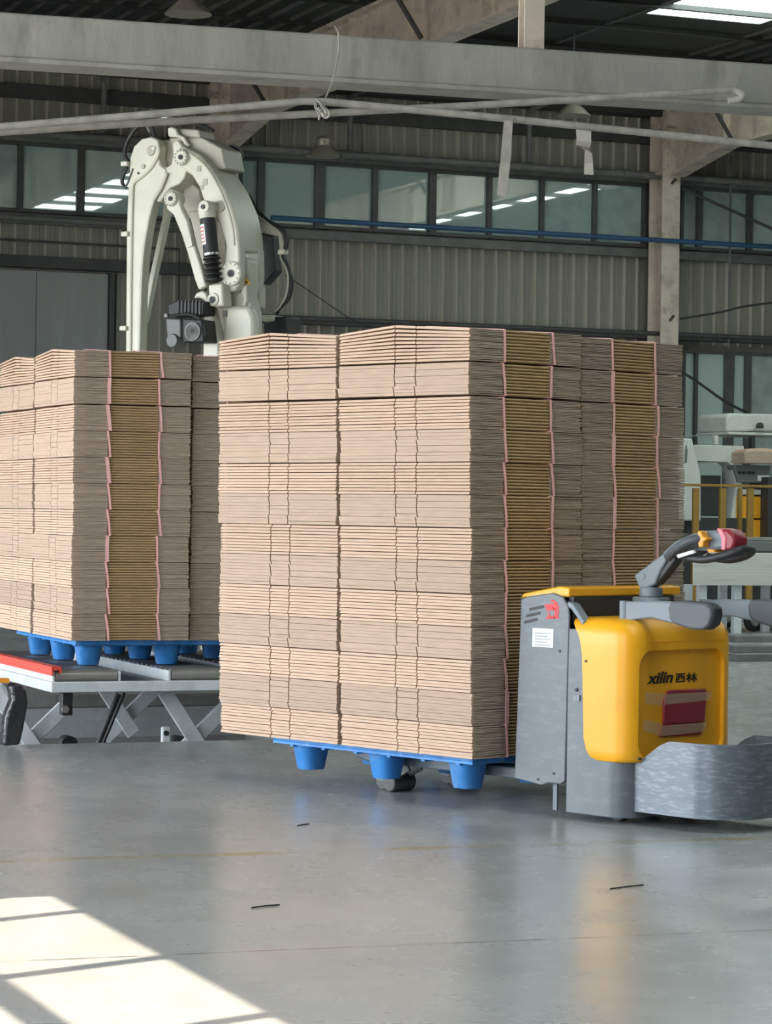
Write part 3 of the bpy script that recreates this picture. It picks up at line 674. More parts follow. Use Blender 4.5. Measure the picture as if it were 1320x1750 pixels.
for (x, y) in ((1002,1130),(1094,1297)):
    if x < 1040: a, z = sidept(x, y, -.012); MB().cyl((a,-.016,z),(a,-.008,z),.006,n=10).build('screw', M['dark'], tr)
    else: v_, z = frontpt(x, y, UH); MB().cyl((UH-.01,v_,z),(UH+.003,v_,z),.006,n=10).build('screw', M['dark'], tr)
# lettering on the hood
def F2(px, py): return frontpt(px, py, UF+.002)
def fpoly(mb, pix, d=.0015, u=UF+.001): mb.prism([F2(x, y) for x, y in pix], lambda a, b_, t: (t, a, b_), u, u+d)
tc_ = bpy.data.curves.new('lettering', 'FONT'); tc_.body = 'xilin'; tc_.size = 1; tc_.shear = .28; tc_.extrude = .02; tc_.offset = .028
to_ = bpy.data.objects.new('lettering_src', tc_); C.objects.link(to_)
bpy.context.view_layer.update()
me = bpy.data.meshes.new_from_object(to_.evaluated_get(bpy.context.evaluated_depsgraph_get()))
bpy.data.objects.remove(to_)
xs = [v.co.x for v in me.vertices]; ys = [v.co.y for v in me.vertices]; x0, x1, y0, y1 = min(xs), max(xs), min(ys), max(ys)
bl, br_, tl = F2(1106, 1169.5), F2(1151, 1166.5), F2(1106, 1149.5)
for v in me.vertices:
    a = (v.co.x-x0)/(x1-x0); b_ = (v.co.y-y0)/(y1-y0)
    v.co = Vector((UF+.001+(.0015 if v.co.z > 0 else 0), bl[0]+a*(br_[0]-bl[0])+b_*(tl[0]-bl[0]), bl[1]+a*(br_[1]-bl[1])+b_*(tl[1]-bl[1])))
me.materials.clear(); me.materials.append(M['ink'])
lo = bpy.data.objects.new('lettering', me); C.objects.link(lo); lo.parent = tr
def glyph(strokes, ox, oy, sx, sy, w_):       # strokes in a 0..10 box, y down
    q = MB()
    for (xa, ya, xb, yb) in strokes:
        A, Bp = Vector((ox+xa*sx, oy+ya*sy)), Vector((ox+xb*sx, oy+yb*sy)); d = (Bp-A).normalized(); nn = Vector((-d.y, d.x))*w_/2; e_ = d*w_*.3
        fpoly(q, [A-nn-e_, Bp-nn+e_, Bp+nn+e_, A+nn-e_])
    return q.build('lettering', M['ink'], tr)
glyph([(0,.5,10,0),(1,3.4,9.4,3),(1,3.4,.6,10),(9.4,3,9.2,9.4),(.6,10,9.2,9.4),(3.6,.4,3.4,6.4),(6.4,.3,6.4,6),(3.4,6.4,2.2,7.4),(6.4,6,7.8,6.4)], 1156, 1151.5, 1.5, 1.35, 2.0)
glyph([(0,3,4.4,2.8),(2.3,0,2.2,10),(2.2,3.2,0,8),(2.2,3.2,4.2,6.4),(5.2,2.8,10,2.5),(7.5,0,7.4,9.8),(7.4,3,5,8),(7.4,3,10,7.4)], 1174.5, 1150, 1.65, 1.5, 1.9)
# maroon card pouch and tape
q = MB(); fpoly(q, [(1139,1181),(1143,1179),(1203,1176.5),(1206,1180),(1205,1200),(1202,1234),(1132,1238),(1133,1200)], .012); q.build('maroon_card', M['maroon'], tr, bevel=.004)
q = MB(); fpoly(q, [(1132,1238.5),(1202,1235),(1196,1255),(1126,1259)], .010); q.build('maroon_card', M['maroon'], tr, bevel=.003)
q = MB(); fpoly(q, [(1103,1183),(1137,1185),(1133,1206),(1103,1203)], .001); q.build('clear_tape', M['tape'], tr)
q = MB(); fpoly(q, [(1102,1230),(1133,1236),(1126,1258),(1099,1248)], .001); q.build('clear_tape', M['tape'], tr)
q = MB(); fpoly(q, [(1132,1186),(1214,1182),(1210,1196),(1134,1204)], .0008, UF+.0135); q.build('clear_tape', M['tape'], tr)
q = MB(); fpoly(q, [(1128,1240),(1206,1234),(1200,1250),(1126,1258)], .0008, UF+.0125); q.build('clear_tape', M['tape'], tr)
# curved platform skirt
def skirt_plan(ofs):
    pts = []; x0, ya, yb, xr, r = .33, .075+ofs, W-.075-ofs, .86-ofs, .22-ofs
    pts.append((x0, ya)); 
    for i in range(6): pts.append((x0+(xr-r-x0)*(i+1)/6, ya))
    for i in range(1, 11): t = math.radians(-90+9*i); pts.append((xr-r+r*math.cos(t), ya+r+r*math.sin(t)))
    for i in range(1, 11): t = math.radians(9*i); pts.append((xr-r+r*math.cos(t), yb-r+r*math.sin(t)))
    for i in range(6): pts.append((xr-r+(x0-xr+r)*(i+1)/6, yb))
    return pts
so_, si_ = skirt_plan(0), skirt_plan(.012)
def sk_top(x): 
    t = min(1, max(0, (x-.33)/.22)); t = t*t*(3-2*t); return .275+.105*t
q = MB(); n = len(so_)
vs = [(x, y, .06) for x, y in so_]+[(x, y, sk_top(x)) for x, y in so_]+[(x, y, sk_top(X[0])) for (x, y), X in zip(si_, so_)]+[(x, y, .06) for x, y in si_]
fs = []
for a, b_ in ((0,1),(1,2),(2,3),(3,0)): fs += [(a*n+i, a*n+i+1, b_*n+i+1, b_*n+i) for i in range(n-1)]
fs += [(0,n,2*n,3*n),(n-1,2*n-1,3*n-1,4*n-1)]
q.add(vs, fs); q.build('platform_skirt', M['skirt'], tr, smooth=True)
q = MB(); q.prism(skirt_plan(.014), fxy, .085, .11); q.build('platform', M['dark'], tr)
# side restraint arms with pads
for y, sg in ((.10, -1), (W-.10, 1)):
    q = MB(); q.cyl((.255,y,.875),(.255,y,.975),.026,n=16); q.build('arm_post', M['plastgrey'], tr, smooth=True)
    q = MB(); poly = []
    top = [(.255,.972),(.33,.977),(.45,.982),(.56,.982)]; bot = [(.56,.885),(.50,.893),(.42,.905),(.33,.895),(.28,.882),(.255,.88)]
    q.prism(top+bot, fxz, y-.018, y+.018); q.build('side_arm', M['plastgrey'], tr, bevel=.008)
    pad = [(.535,.955),(.55,.982),(.60,.988),(.74,.982),(.775,.965),(.78,.93),(.765,.89),(.735,.868),(.66,.868),(.57,.888),(.545,.905)]
    q = MB(); q.prism(pad, fxz, y-.045, y-.012); q.build('arm_pad', M['pad'], tr, bevel=.010, seg=3)
    q = MB(); q.prism(pad, fxz, y-.011, y+.035); q.build('arm_pad_back', M['dark'], tr, bevel=.008)
# tiller
yc = W/2+.02
q = MB(); q.prism(rrect(.075, .235, yc-.06, yc+.06, .03, .05), fxy, .90, .985); q.cyl((.15,yc,.985),(.15,yc,1.03),.055,.05); q.build('tiller_base', M['plastgrey'], tr, smooth=True, bevel=.006)
def tilpt(px, py): return sidept(px, py, yc)
def tpoly(name, pix, hw, m, parent, off=0, bevel=.008):
    q = MB(); q.prism([tilpt(x, y) for x, y in pix], fxz, yc+off-hw, yc+off+hw); return q.build(name, m, parent, bevel=bevel)
til = tpoly('tiller_arm', [(1092,983),(1142,946),(1152,951),(1138,975),(1128,999),(1112,1006),(1101,1004)], .035, M['plastgrey'], tr)
tpoly('tiller_arm_underside', [(1153,951),(1165,953),(1142,985),(1128,1000),(1137,975)], .028, M['dark'], til)
MB().cyl((*[tilpt(1108,985)[0]], yc-.038, tilpt(1108,985)[1]), (tilpt(1108,985)[0], yc-.03, tilpt(1108,985)[1]), .014).build('pivot_bolt', M['plastgrey'], til)
head = tpoly('tiller_head', [(1142,946),(1165,925),(1195,912),(1215,907),(1248,906),(1258,922),(1250,938),(1215,942),(1190,940),(1162,953),(1150,954)], .05, M['plastgrey'], tr, bevel=.014)
def hp_(px, py, dy): a, z = tilpt(px, py); return (a, yc+dy, z)
MB().tube(smoothpath([hp_(1158,952,-.06), hp_(1175,942,-.09), hp_(1195,930,-.105), hp_(1210,923,-.10), hp_(1222,920,-.07)]), .021, 12).build('hand_grip', M['pad'], head, smooth=True)
MB().tube(smoothpath([hp_(1158,952,.06), hp_(1175,942,.09), hp_(1195,930,.105), hp_(1210,923,.10), hp_(1222,920,.07)]), .021, 12).build('hand_grip', M['pad'], head, smooth=True)
MB().tube(smoothpath([hp_(1190,952,-.08), hp_(1225,956,-.09), hp_(1255,950,-.08), hp_(1274,941,-.05), hp_(1277,938,0), hp_(1274,941,.05), hp_(1255,950,.08), hp_(1225,956,.09), hp_(1190,952,.08)]), .018, 12).build('guard_bow', M['dark'], head, smooth=True)
for dy in (-.075, .075):
    q = MB(); q.prism([tilpt(x, y) for x, y in ((1217,907),(1223,908),(1225,916),(1234,921),(1227,926),(1226,935),(1219,936),(1217,926))], fxz, yc+dy-.022, yc+dy+.022); q.build('throttle_wing', M['orange'], head, bevel=.005)
tpoly('horn_button', [(1222,938),(1233,939),(1236,944),(1224,944)], .055, M['orange'], head, bevel=.003)
tpoly('belly_button', [(1244,904),(1256,905),(1266,914),(1268,926),(1264,940),(1252,942)], .048, M['maroon'], head, bevel=.012)
tpoly('belly_stripe', [(1238,903),(1246,904),(1254,918),(1253,940),(1246,940),(1246,920)], .053, M['pink'], head, bevel=.004)
q = MB(); q.prism([sidept(x, y, yc-.11) for x, y in ((1160,948),(1188,940),(1190,945),(1162,954))], fxz, yc-.122, yc-.108); q.build('grip_label', M['paper'], head)
# forks, tip rollers, drive wheel, casters
FZ = .135
for y in (.205, .645):
    q = MB(); q.prism([(-.30,FZ),(-1.40,FZ),(-1.52,FZ+.015),(-1.52,FZ+.035),(-1.40,FZ+.05),(-.30,FZ+.05)], fxz, y-.075, y+.075); q.build('fork', M['truckgrey'], tr, bevel=.006)
    q = MB(); q.prism([(-1.29,.115),(-1.18,.135),(-1.16,.11),(-1.32,.035),(-1.40,.045),(-1.40,.065),(-1.33,.068)], fxz, y-.045, y-.033); q.prism([(-1.29,.115),(-1.18,.135),(-1.16,.11),(-1.32,.035),(-1.40,.045),(-1.40,.065),(-1.33,.068)], fxz, y+.033, y+.045); q.build('roller_bracket', M['greysteel'], tr, bevel=.003)
    for x in (-1.375, -1.28):
        q = MB(); q.lathe((x, y-.075 if x > -1.3 else y-.03, .045), [(.02,0),(.04,.002),(.045,.008),(.045,.142 if x > -1.3 else .052),(.04,.148 if x > -1.3 else .058),(.02,.15 if x > -1.3 else .06)], axis=(0,1,0), n=24); q.build('load_roller', M['rubber'], tr, smooth=True)
q = MB(); q.lathe((.17, .33, .105), [(.03,0),(.10,.004),(.105,.015),(.105,.085),(.10,.096),(.03,.10)], axis=(0,1,0), n=30); q.build('drive_wheel', M['rubber'], tr, smooth=True)
for y in (.12, W-.16):
    q = MB(); q.lathe((.20, y, .05), [(.015,0),(.045,.002),(.05,.008),(.05,.042),(.045,.05),(.015,.052)], axis=(0,1,0), n=24); q.build('caster_wheel', M['rubber'], tr, smooth=True)

# ------------------------------------------------------------------ palletizing robot
RB = P(412, 500, 19.0); RB.z = 0; RA = math.radians(-30)
rp, rq = (math.cos(RA), math.sin(RA)), (-math.sin(RA), math.cos(RA))
rob = empty('palletizing_robot', RB, RA, 'tall cream four axis palletizing robot arm behind the left stack', 'robot')
def rpt(cx, cy, t=0):
    px, py = 180+cx/3.882, 180+cy/3.882
    p = onplane(px, py, RB+Vector((rq[0], rq[1], 0))*t, rq); d = p-RB
    return d.x*rp[0]+d.y*rp[1], p.z
def rpoly(name, pix, t0, t1, m, parent=rob, bevel=.012, ref=None):
    q = MB(); q.prism([rpt(x, y, t0 if ref is None else ref) for x, y in pix], fxz, t0, t1); return q.build(name, m, parent, bevel=bevel)
def rp3(cx, cy, t=0): a, z = rpt(cx, cy, t); return Vector((a, t, z))
def rdisc(name, cx, cy, r_c, t0, t1, m, parent=rob, hole=0):
    a, z = rpt(cx, cy, t0); r_ = r_c/3.882/F*19.0
    q = MB()
    if hole: q.lathe((a, t0, z), [(hole*r_, 0),(r_,0),(r_,t1-t0),(hole*r_,t1-t0),(hole*r_,0)], axis=(0,1,0), n=28)
    else: q.lathe((a, t0, z), [(r_*.9,0),(r_,.008),(r_,t1-t0)], axis=(0,1,0), n=28)
    return q.build(name, m, parent, smooth=True)
fore = rpoly('forearm', [(133,1760),(140,800),(150,560),(158,440),(163,350),(188,272),(240,222),(300,207),(342,224),(362,270),(352,340),(366,395),(405,425),(408,450),(372,545),(318,640),(280,800),(250,1000),(236,1250),(222,1760)], .02, .12, M['robot'])
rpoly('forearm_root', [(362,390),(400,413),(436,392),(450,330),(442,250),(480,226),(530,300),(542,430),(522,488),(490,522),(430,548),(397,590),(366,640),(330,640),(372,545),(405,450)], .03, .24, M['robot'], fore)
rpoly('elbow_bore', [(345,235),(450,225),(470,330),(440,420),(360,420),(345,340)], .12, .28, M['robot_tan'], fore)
MB().tube(smoothpath([rp3(408,450,.015), rp3(372,545,.015), rp3(318,640,.015), rp3(280,800,.015), rp3(250,1000,.015), rp3(236,1250,.015), rp3(222,1720,.015)], 5), .014, 8).build('forearm_rib', M['robot'], fore, smooth=True)
MB().tube(smoothpath([rp3(345,240,.015), rp3(355,320,.015), rp3(300,420,.015), rp3(235,480,.015), rp3(190,520,.015), rp3(180,620,.015), rp3(172,1000,.015), rp3(165,1720,.015)], 5), .012, 8).build('forearm_rib', M['robot'], fore, smooth=True)
rdisc('cover_hole', 300, 300, 36, .012, .05, M['robot_tan'], fore); rdisc('cover_hole', 248, 405, 18, .012, .05, M['robot_tan'], fore); rdisc('cover_hole', 218, 450, 10, .014, .05, M['dark'], fore)
rdisc('cap', 318, 285, 15, .008, .05, M['robot'], fore)
a, z = rpt(200, 1720, .13)
q = MB(); q.lathe((a, .13, z-.02), [(.14,.05),(.14,-.10),(.11,-.12),(.11,-.20)], n=24); q.build('wrist', M['robot'], fore, smooth=True)
q = MB(); q.box(a-.5, a+.35, -.25, .5, z-.30, z-.22); q.build('gripper_plate', M['greysteel'], rob)
# elbow housing across the width
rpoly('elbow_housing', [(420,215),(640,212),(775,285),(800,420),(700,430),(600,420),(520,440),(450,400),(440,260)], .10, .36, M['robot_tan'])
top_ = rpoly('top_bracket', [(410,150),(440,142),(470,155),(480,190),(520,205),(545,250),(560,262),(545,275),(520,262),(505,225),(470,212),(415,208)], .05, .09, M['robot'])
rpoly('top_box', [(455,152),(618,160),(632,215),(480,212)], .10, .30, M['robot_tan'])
# lower arm
rpoly('lower_arm', [(497,262),(545,288),(620,325),(700,415),(790,555),(850,695),(880,830),(890,960),(800,965),(790,900),(755,795),(700,700),(645,620),(622,545),(570,462),(510,422),(472,388),(468,310)], 0, .34, M['robot'], bevel=.02)
rpoly('lower_arm_fork', [(800,930),(890,930),(893,1100),(885,1190),(858,1232),(820,1238),(793,1195),(785,1060)], 0, .09, M['robot'], bevel=.015)
rpoly('lower_arm_fork', [(800,930),(890,930),(893,1100),(885,1190),(858,1232),(820,1238),(793,1195),(785,1060)], .26, .34, M['robot'], bevel=.015, ref=0)
MB().tube(smoothpath([rp3(560,320,.0), rp3(660,400,.0), rp3(750,540,.0), rp3(812,690,.0), rp3(845,820,.0), rp3(855,930,.0)], 5), .012, 8).build('arm_rib', M['robot'], rob, smooth=True)
MB().tube(smoothpath([rp3(680,335,.17), rp3(760,450,.17), rp3(845,620,.17), rp3(905,800,.17), rp3(935,930,.17)], 5), .016, 8).build('arm_rib', M['robot'], rob, smooth=True)
for (x, y, w_) in ((620,420,18),(660,510,20),(640,545,14)):
    rpoly('arm_pocket', [(x-w_*.6,y-w_),(x+w_,y-w_*1.2),(x+w_*.8,y+w_),(x-w_,y+w_)], -.004, .02, M['robot_tan'], bevel=.004)
for (cx, cy, r_) in ((497,343,72),(820,1115,105),(430,618,68)):
    t0 = -.03 if cx != 430 else -.09
    rdisc('pivot_flange', cx+(10 if cx == 820 else 0), cy, r_*.78, t0, .02, M['robot'])
    rdisc('pivot_ring', cx+(10 if cx == 820 else 0), cy, r_*.24, t0-.008, t0+.01, M['dark'], hole=.72)
    for k in range(12):
        t = k*math.pi/6; a, z = rpt(cx+(10 if cx == 820 else 0), cy, t0); rr_ = r_*.62/3.882/F*19
        MB().cyl((a+rr_*math.cos(t), t0-.006, z+rr_*math.sin(t)), (a+rr_*math.cos(t), t0+.004, z+rr_*math.sin(t)), .007, n=6).build('bolt', M['robot_tan'], rob)
# links
rpoly('front_link', [(430,552),(478,568),(495,640),(508,690),(545,765),(570,870),(600,960),(640,1090),(668,1200),(618,1225),(590,1150),(545,985),(505,860),(450,725),(405,690),(400,600)], -.07, -.02, M['robot'], bevel=.012)
rpoly('link_bracket', [(548,870),(568,868),(578,935),(545,945)], -.085, -.06, M['robot'], bevel=.004)
rpoly('rear_link', [(392,590),(425,600),(420,720),(345,1060),(268,1440),(240,1440),(292,1130),(375,750)], .26, .31, M['robot'], bevel=.01)
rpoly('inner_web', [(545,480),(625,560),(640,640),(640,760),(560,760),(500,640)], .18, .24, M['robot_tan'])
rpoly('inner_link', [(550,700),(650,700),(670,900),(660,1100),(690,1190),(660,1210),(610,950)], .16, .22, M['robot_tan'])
# spring balancers
def balancer(t, dx):
    ax0, ax1 = rp3(672+dx, 680, t), rp3(724+dx, 1185, t); d = (ax1-ax0).normalized(); Lb = (ax1-ax0).length
    rdisc('balancer_eye', 652+dx, 672, 44, t-.06, t+.06, M['robot'])
    rdisc('balancer_bearing', 645+dx, 672, 17, t-.068, t-.05, M['dark'])
    MB().cyl(ax0, ax0+d*.08, .065, .06, n=20).build('balancer_cap', M['robot'], rob, smooth=True)
    cyl_ = MB().cyl(ax0+d*.075, ax0+d*(Lb*.62), .056, n=24).build('balancer_cylinder', M['motor'], rob, smooth=True)
    MB().cyl(ax0+d*(Lb*.60), ax0+d*(Lb*.63), .060, n=24).build('balancer_collar', M['chrome'], rob, smooth=True)
    prof = []
    L0, L1 = Lb*.63, Lb*.98
    for k in range(5):
        h0 = L0+(L1-L0)*k/5; hh = (L1-L0)/5; prof += [(.040, h0), (.066, h0+hh*.45), (.066, h0+hh*.6), (.040, h0+hh*.98)]
    MB().lathe(ax0, prof, axis=d, n=24).build('balancer_bellows', M['black'], rob, smooth=True)
    if t < .1:
        p = ax0+d*(Lb*.22)
        q = MB(); n_ = 8
        a0 = -1.9
        side_ = d.cross(Vector((0,1,0))).normalized(); nrm_ = Vector((0,-1,0))
        pts = []
        for k in range(n_+1):
            an = -1.0+k*.13; pts.append(nrm_*math.cos(an)*.0575+side_*math.sin(an)*.0575)
        for k in range(n_):
            A_, B_ = pts[k], pts[k+1]
            q.hexa([p+A_, p+B_, p+B_*1.01, p+A_*1.01, p+A_+d*.15, p+B_+d*.15, p+B_*1.01+d*.15, p+A_*1.01+d*.15])
        q.build('warning_label', M['paper'], cyl_)
        for k in range(5):
            q = MB(); A_, B_ = pts[1]*1.012, pts[-2]*1.012
            pp = p+d*(.02+k*.026)
            for j in range(1, n_-1): A_, B_ = pts[j]*1.012, pts[j+1]*1.012; q.hexa([pp+A_, pp+B_, pp+B_*1.01, pp+A_*1.01, pp+A_+d*.008, pp+B_+d*.008, pp+B_*1.01+d*.008, pp+A_*1.01+d*.008])
            q.build('label_line', M['redink'], cyl_)
balancer(-.06, 0); balancer(.42, 150)
rdisc('balancer_pin', 760, 670, 40, -.01, .02, M['robot_tan'])
# base tower
rpoly('base_tower', [(790,2400),(800,1330),(812,1240),(850,1180),(890,1030),(925,1000),(950,1030),(950,1190),(940,1260),(975,1380),(978,2400)], .10, .25, M['robot'], bevel=.02)
rpoly('base_body', [(745,2400),(775,1560),(795,1330),(950,1330),(985,1400),(990,2400)], .02, .12, M['robot'], bevel=.03)
rpoly('base_rib', [(895,1200),(935,1190),(940,1300),(900,1400),(885,1405),(915,1290)], .075, .11, M['robot'], bevel=.008)
rpoly('trunnion_block', [(680,1190),(775,1180),(785,1330),(720,1340),(690,1310)], -.09, .03, M['robot'], bevel=.015)
rdisc('trunnion', 712, 1288, 46, -.10, .03, M['robot']); rdisc('trunnion_bearing', 708, 1288, 22, -.108, -.09, M['dark'], hole=.6)
rdisc('trunnion', 900, 1290, 46, .34, .50, M['robot'])
rpoly('trunnion_block', [(900,1195),(990,1195),(990,1340),(900,1340)], .36, .46, M['robot'], bevel=.015, ref=.30)
rpoly('crank_cover', [(585,1280),(600,1245),(640,1228),(670,1250),(690,1330),(750,1560),(760,2000),(640,2000),(650,1500),(655,1290),(620,1275)], -.05, .06, M['robot'], bevel=.012)
rpoly('warning_sign', [(938,1148),(960,1186),(917,1186)], .085, .0995, M['warn'], bevel=0)
rpoly('warning_mark', [(938,1160),(946,1180),(930,1180)], .083, .086, M['ink'], bevel=0)
rpoly('data_plate', [(778,1362),(803,1362),(803,1402),(778,1402)], .008, .019, M['machgrey'], bevel=0)
q = MB(); q.lathe((.0, .18, 0), [(.48,.0),(.48,.06),(.36,.09),(.34,1.25),(.40,1.28),(.40,1.40)], n=36); q.build('pedestal', M['robot'], rob, smooth=True)
# motors
rpoly('motor_top', [(415,1320),(470,1295),(655,1298),(650,1390),(560,1400),(415,1405)], -.18, -.02, M['motor'], bevel=.01)
for k in range(7):
    x = 480+k*24; rpoly('motor_fin', [(x,1292),(x+8,1292),(x+6,1390),(x-2,1390)], -.19, -.175, M['black'], bevel=0)
mbx = rpoly('motor_body', [(510,1415),(640,1420),(655,1570),(515,1575)], -.22, -.04, M['motor'], bevel=.01)
rdisc('fan_ring', 577, 1500, 62, -.232, -.215, M['greysteel'], mbx, hole=.85); rdisc('fan_hub', 577, 1500, 20, -.232, -.215, M['black'], mbx)
for k in range(4):
    an = math.pi/4+k*math.pi/2; rpoly('fan_blade', [(577+15*math.cos(an-.5),1500+15*math.sin(an-.5)),(577+55*math.cos(an-.08),1500+55*math.sin(an-.08)),(577+55*math.cos(an+.08),1500+55*math.sin(an+.08)),(577+15*math.cos(an+.5),1500+15*math.sin(an+.5))], -.228, -.218, M['greysteel'], mbx, bevel=0)
rpoly('gearbox', [(400,1415),(500,1415),(500,1540),(410,1540)], -.10, .04, M['machgrey'], bevel=.01)
rdisc('gearbox_flange', 440, 1560, 46, -.12, .0, M['machgrey'])
rdisc('motor_connector', 400, 1395, 16, -.20, -.12, M['greysteel'])
rpoly('rear_motor', [(1050,1430),(1110,1400),(1200,1400),(1215,1700),(1050,1700)], .40, .60, M['motor'], bevel=.01)
rpoly('rear_bracket', [(1040,1390),(1110,1390),(1105,1430),(1060,1440),(1040,1430)], .36, .60, M['robot'], bevel=.006)
# cable guides and hoses
rpoly('cable_bracket', [(905,645),(975,690),(990,740),(1090,800),(1165,850),(1178,975),(1158,985),(1148,868),(1060,850),(985,828),(960,760)], .42, .45, M['robot_tan'], bevel=.004)
rpoly('rear_housing', [(985,830),(1050,850),(1110,870),(1120,1000),(1130,1100),(1060,1180),(1040,1190),(1035,1000)], .46, .56, M['motor'], bevel=.01)
def hose(pts, r_, t, m, name='hose'): MB().tube(smoothpath([rp3(x, y, t if len(q_) == 0 else q_[0]) for x, y, *q_ in pts], 5), r_, 8).build(name, m, rob, smooth=True)
hose([(330,210),(290,120),(230,130),(175,190),(140,260),(130,330),(165,390)], .016, .14, M['black'])
hose([(300,180),(250,110),(190,160),(145,240),(150,300)], .012, .18, M['greysteel'])
hose([(150,390),(125,450),(112,510),(140,540),(165,490),(190,420)], .014, .03, M['black'])
hose([(160,400),(180,430),(165,500),(150,540)], .010, .03, M['chrome'])
hose([(430,140),(560,120),(660,140),(720,170)], .012, .22, M['black'])
hose([(775,300),(820,285),(870,300),(890,345),(865,390),(820,400),(790,370),(800,320),(850,310)], .016, .38, M['black'])
hose([(780,290),(850,270),(905,310),(900,370),(850,400)], .012, .40, M['greysteel'])
hose([(845,400),(850,480),(885,560),(950,600),(1000,690),(1080,770),(1170,820),(1205,880),(1195,950),(1180,1000),(1215,1080),(1235,1180),(1215,1280),(1150,1350),(1130,1420)], .018, .44, M['black'])
hose([(870,560),(930,610),(990,710),(1090,790),(1160,850),(1180,950),(1165,1010),(1205,1090),(1215,1180),(1190,1290),(1130,1370)], .010, .43, M['robot_tan'])
hose([(835,400),(838,480),(870,560),(940,640)], .012, .45, mat('red_hose', (.22,.06,.05), .5))
hose([(430,1400),(540,1385),(620,1410),(655,1470),(660,1530)], .012, -.20, M['black'])
for (x, y, t) in ((138,390,.02),(140,855,.02),(130,1480,.02),(405,85,.2),(378,105,.2),(1180,975,.44),(835,385,.38)):
    a, z = rpt(x, y, t); MB().box(a-.03, a+.03, t-.03, t+.03, z-.018, z+.018).build('cable_clamp', M['robot'], rob, bevel=.006)

# ------------------------------------------------------------------ lift table under the left stack
TT = 20.40
cs, ct = toB(cl)
lt_ = empty('lift_table', B(-9.5, 19.3, PIT[4]), YAW, 'white roller lift table standing in the floor pit', 'lift table')
s0, zt_ = onB(88, 1166, TT); zb_ = onB(88, 1184, TT)[1]
s1 = -8.45
pf = pallet_feet = cl.z-.155
ROLLZ = pf-.004                                # roller tops carry the pallet
q = MB(); bquad(q, s0, s1, TT-.05, TT, zb_, zt_); q.build('frame_front', M['white'], lt_, world=True, bevel=.006)
q = MB(); bquad(q, s0, s0+.05, 18.15, TT-.05, zb_, zt_); q.build('frame_side', M['white'], lt_, world=True, bevel=.006)
q = MB(); bquad(q, s1-.05, s1, 18.15, TT-.05, zb_, zt_); q.build('frame_side', M['white'], lt_, world=True, bevel=.006)
q = MB(); bquad(q, s0+.05, s1-.05, 18.15, TT-.05, zt_-.02, zt_-.004); q.build('table_top', M['machgrey'], lt_, world=True)
lanes = [(onB(98,1150,TT)[0], onB(208,1150,TT)[0]), (onB(297,1150,TT)[0], onB(352,1150,TT)[0]+.12), (onB(352,1150,TT)[0]+.32, s1-.12)]
for li, (a, c) in enumerate(lanes):
    for k, x in enumerate((a-.012, c)):
        q = MB(); bquad(q, x, x+.012, 18.2, TT-.06, zt_-.004, ROLLZ-.012)
        o = q.build('lane_side_plate', M['white'], lt_, world=True)
        for j in range(22):
            tt = TT-.10-j*.095; nb = MB(); bquad(nb, x-.003, x+.015, tt-.007, tt+.007, ROLLZ-.040, ROLLZ-.013); nb.build('slot', M['ink'], o, world=True)
    for j in range(22):
        tt = TT-.10-j*.095; q = MB(); q.cyl(B(a+.006,tt,ROLLZ-.042), B(c-.006,tt,ROLLZ-.042), .040, n=14); q.build('roller', M['roller'], lt_, smooth=True, world=True)
a = lanes[0][0]
q = MB(); q.prism([(-.06,ROLLZ-.005),(-.06,ROLLZ+.018),(-.004,ROLLZ+.018),(-.004,ROLLZ-.02),(-.012,ROLLZ-.02),(-.012,ROLLZ+.0)], lambda x, z, t: B(a+x+.04, t, z), 18.3, TT-.04); q.build('red_guard', M['redpaint'], lt_, world=True)
q = MB(); q.hexa([B(a-.022,18.3,ROLLZ-.035),B(a-.014,18.3,ROLLZ-.035),B(a-.014,TT-.04,ROLLZ-.035),B(a-.022,TT-.04,ROLLZ-.035),B(a-.022,18.3,ROLLZ+.018),B(a-.014,18.3,ROLLZ+.018),B(a-.014,TT-.04,ROLLZ+.018),B(a-.022,TT-.04,ROLLZ+.018)]); q.build('red_guard', M['redpaint'], lt_, world=True)
# scissor legs
def bar(name, p0, p1, wd, th, m, t):
    a0, z0 = p0; a1, z1 = p1; d = Vector((a1-a0, z1-z0)).normalized(); nn = Vector((-d.y, d.x))*wd/2
    q = MB(); q.prism([(a0+nn.x,z0+nn.y),(a1+nn.x,z1+nn.y),(a1-nn.x,z1-nn.y),(a0-nn.x,z0-nn.y)], lambda x, z, tt: B(x, tt, z), t-th/2, t+th/2); return q.build(name, m, lt_, world=True, bevel=.004)
TL = 20.1
for dt in (0, -1.5):
    bar('scissor_leg', onB(-10,1180,TL), onB(75,1300,TL), .085, .03, M['white'], TL+dt)
    bar('scissor_leg', onB(118,1205,TL), onB(20,1300,TL), .085, .03, M['white'], TL-.05+dt)
    bar('scissor_leg', onB(280,1180,TL), onB(350,1290,TL), .09, .03, M['white'], TL+dt)
    bar('scissor_leg', onB(420,1180,TL), onB(300,1300,TL), .09, .03, M['white'], TL-.05+dt)
for (x0, y0, x1, y1) in ((105,1184,122,1222),):
    a_, z_ = onB(x0, y0, TL); b2, z2 = onB(x1, y1, TL); q = MB(); bquad(q, a_, b2, TL-.06, TL+.03, z2, z_); q.build('leg_bracket', M['dark'], lt_, world=True, bevel=.004)
    c_, zc = onB(108, 1211, TL); MB().cyl(B(c_,TL+.03,zc), B(c_,TL+.06,zc), .022).build('pivot_pin', M['chrome'], lt_, smooth=True, world=True)
q = MB(); sA, zA = onB(270,1240,TL); sB_, zB = onB(286,1290,TL); bquad(q, sA, sB_, TL+.05, TL+.08, zB, zA); q.build('leg_bracket', M['white'], lt_, world=True, bevel=.012)
c_, zc = onB(277, 1251, TL); MB().cyl(B(c_,TL+.08,zc), B(c_,TL+.09,zc), .016).build('pivot_pin', M['dark'], lt_, smooth=True, world=True)
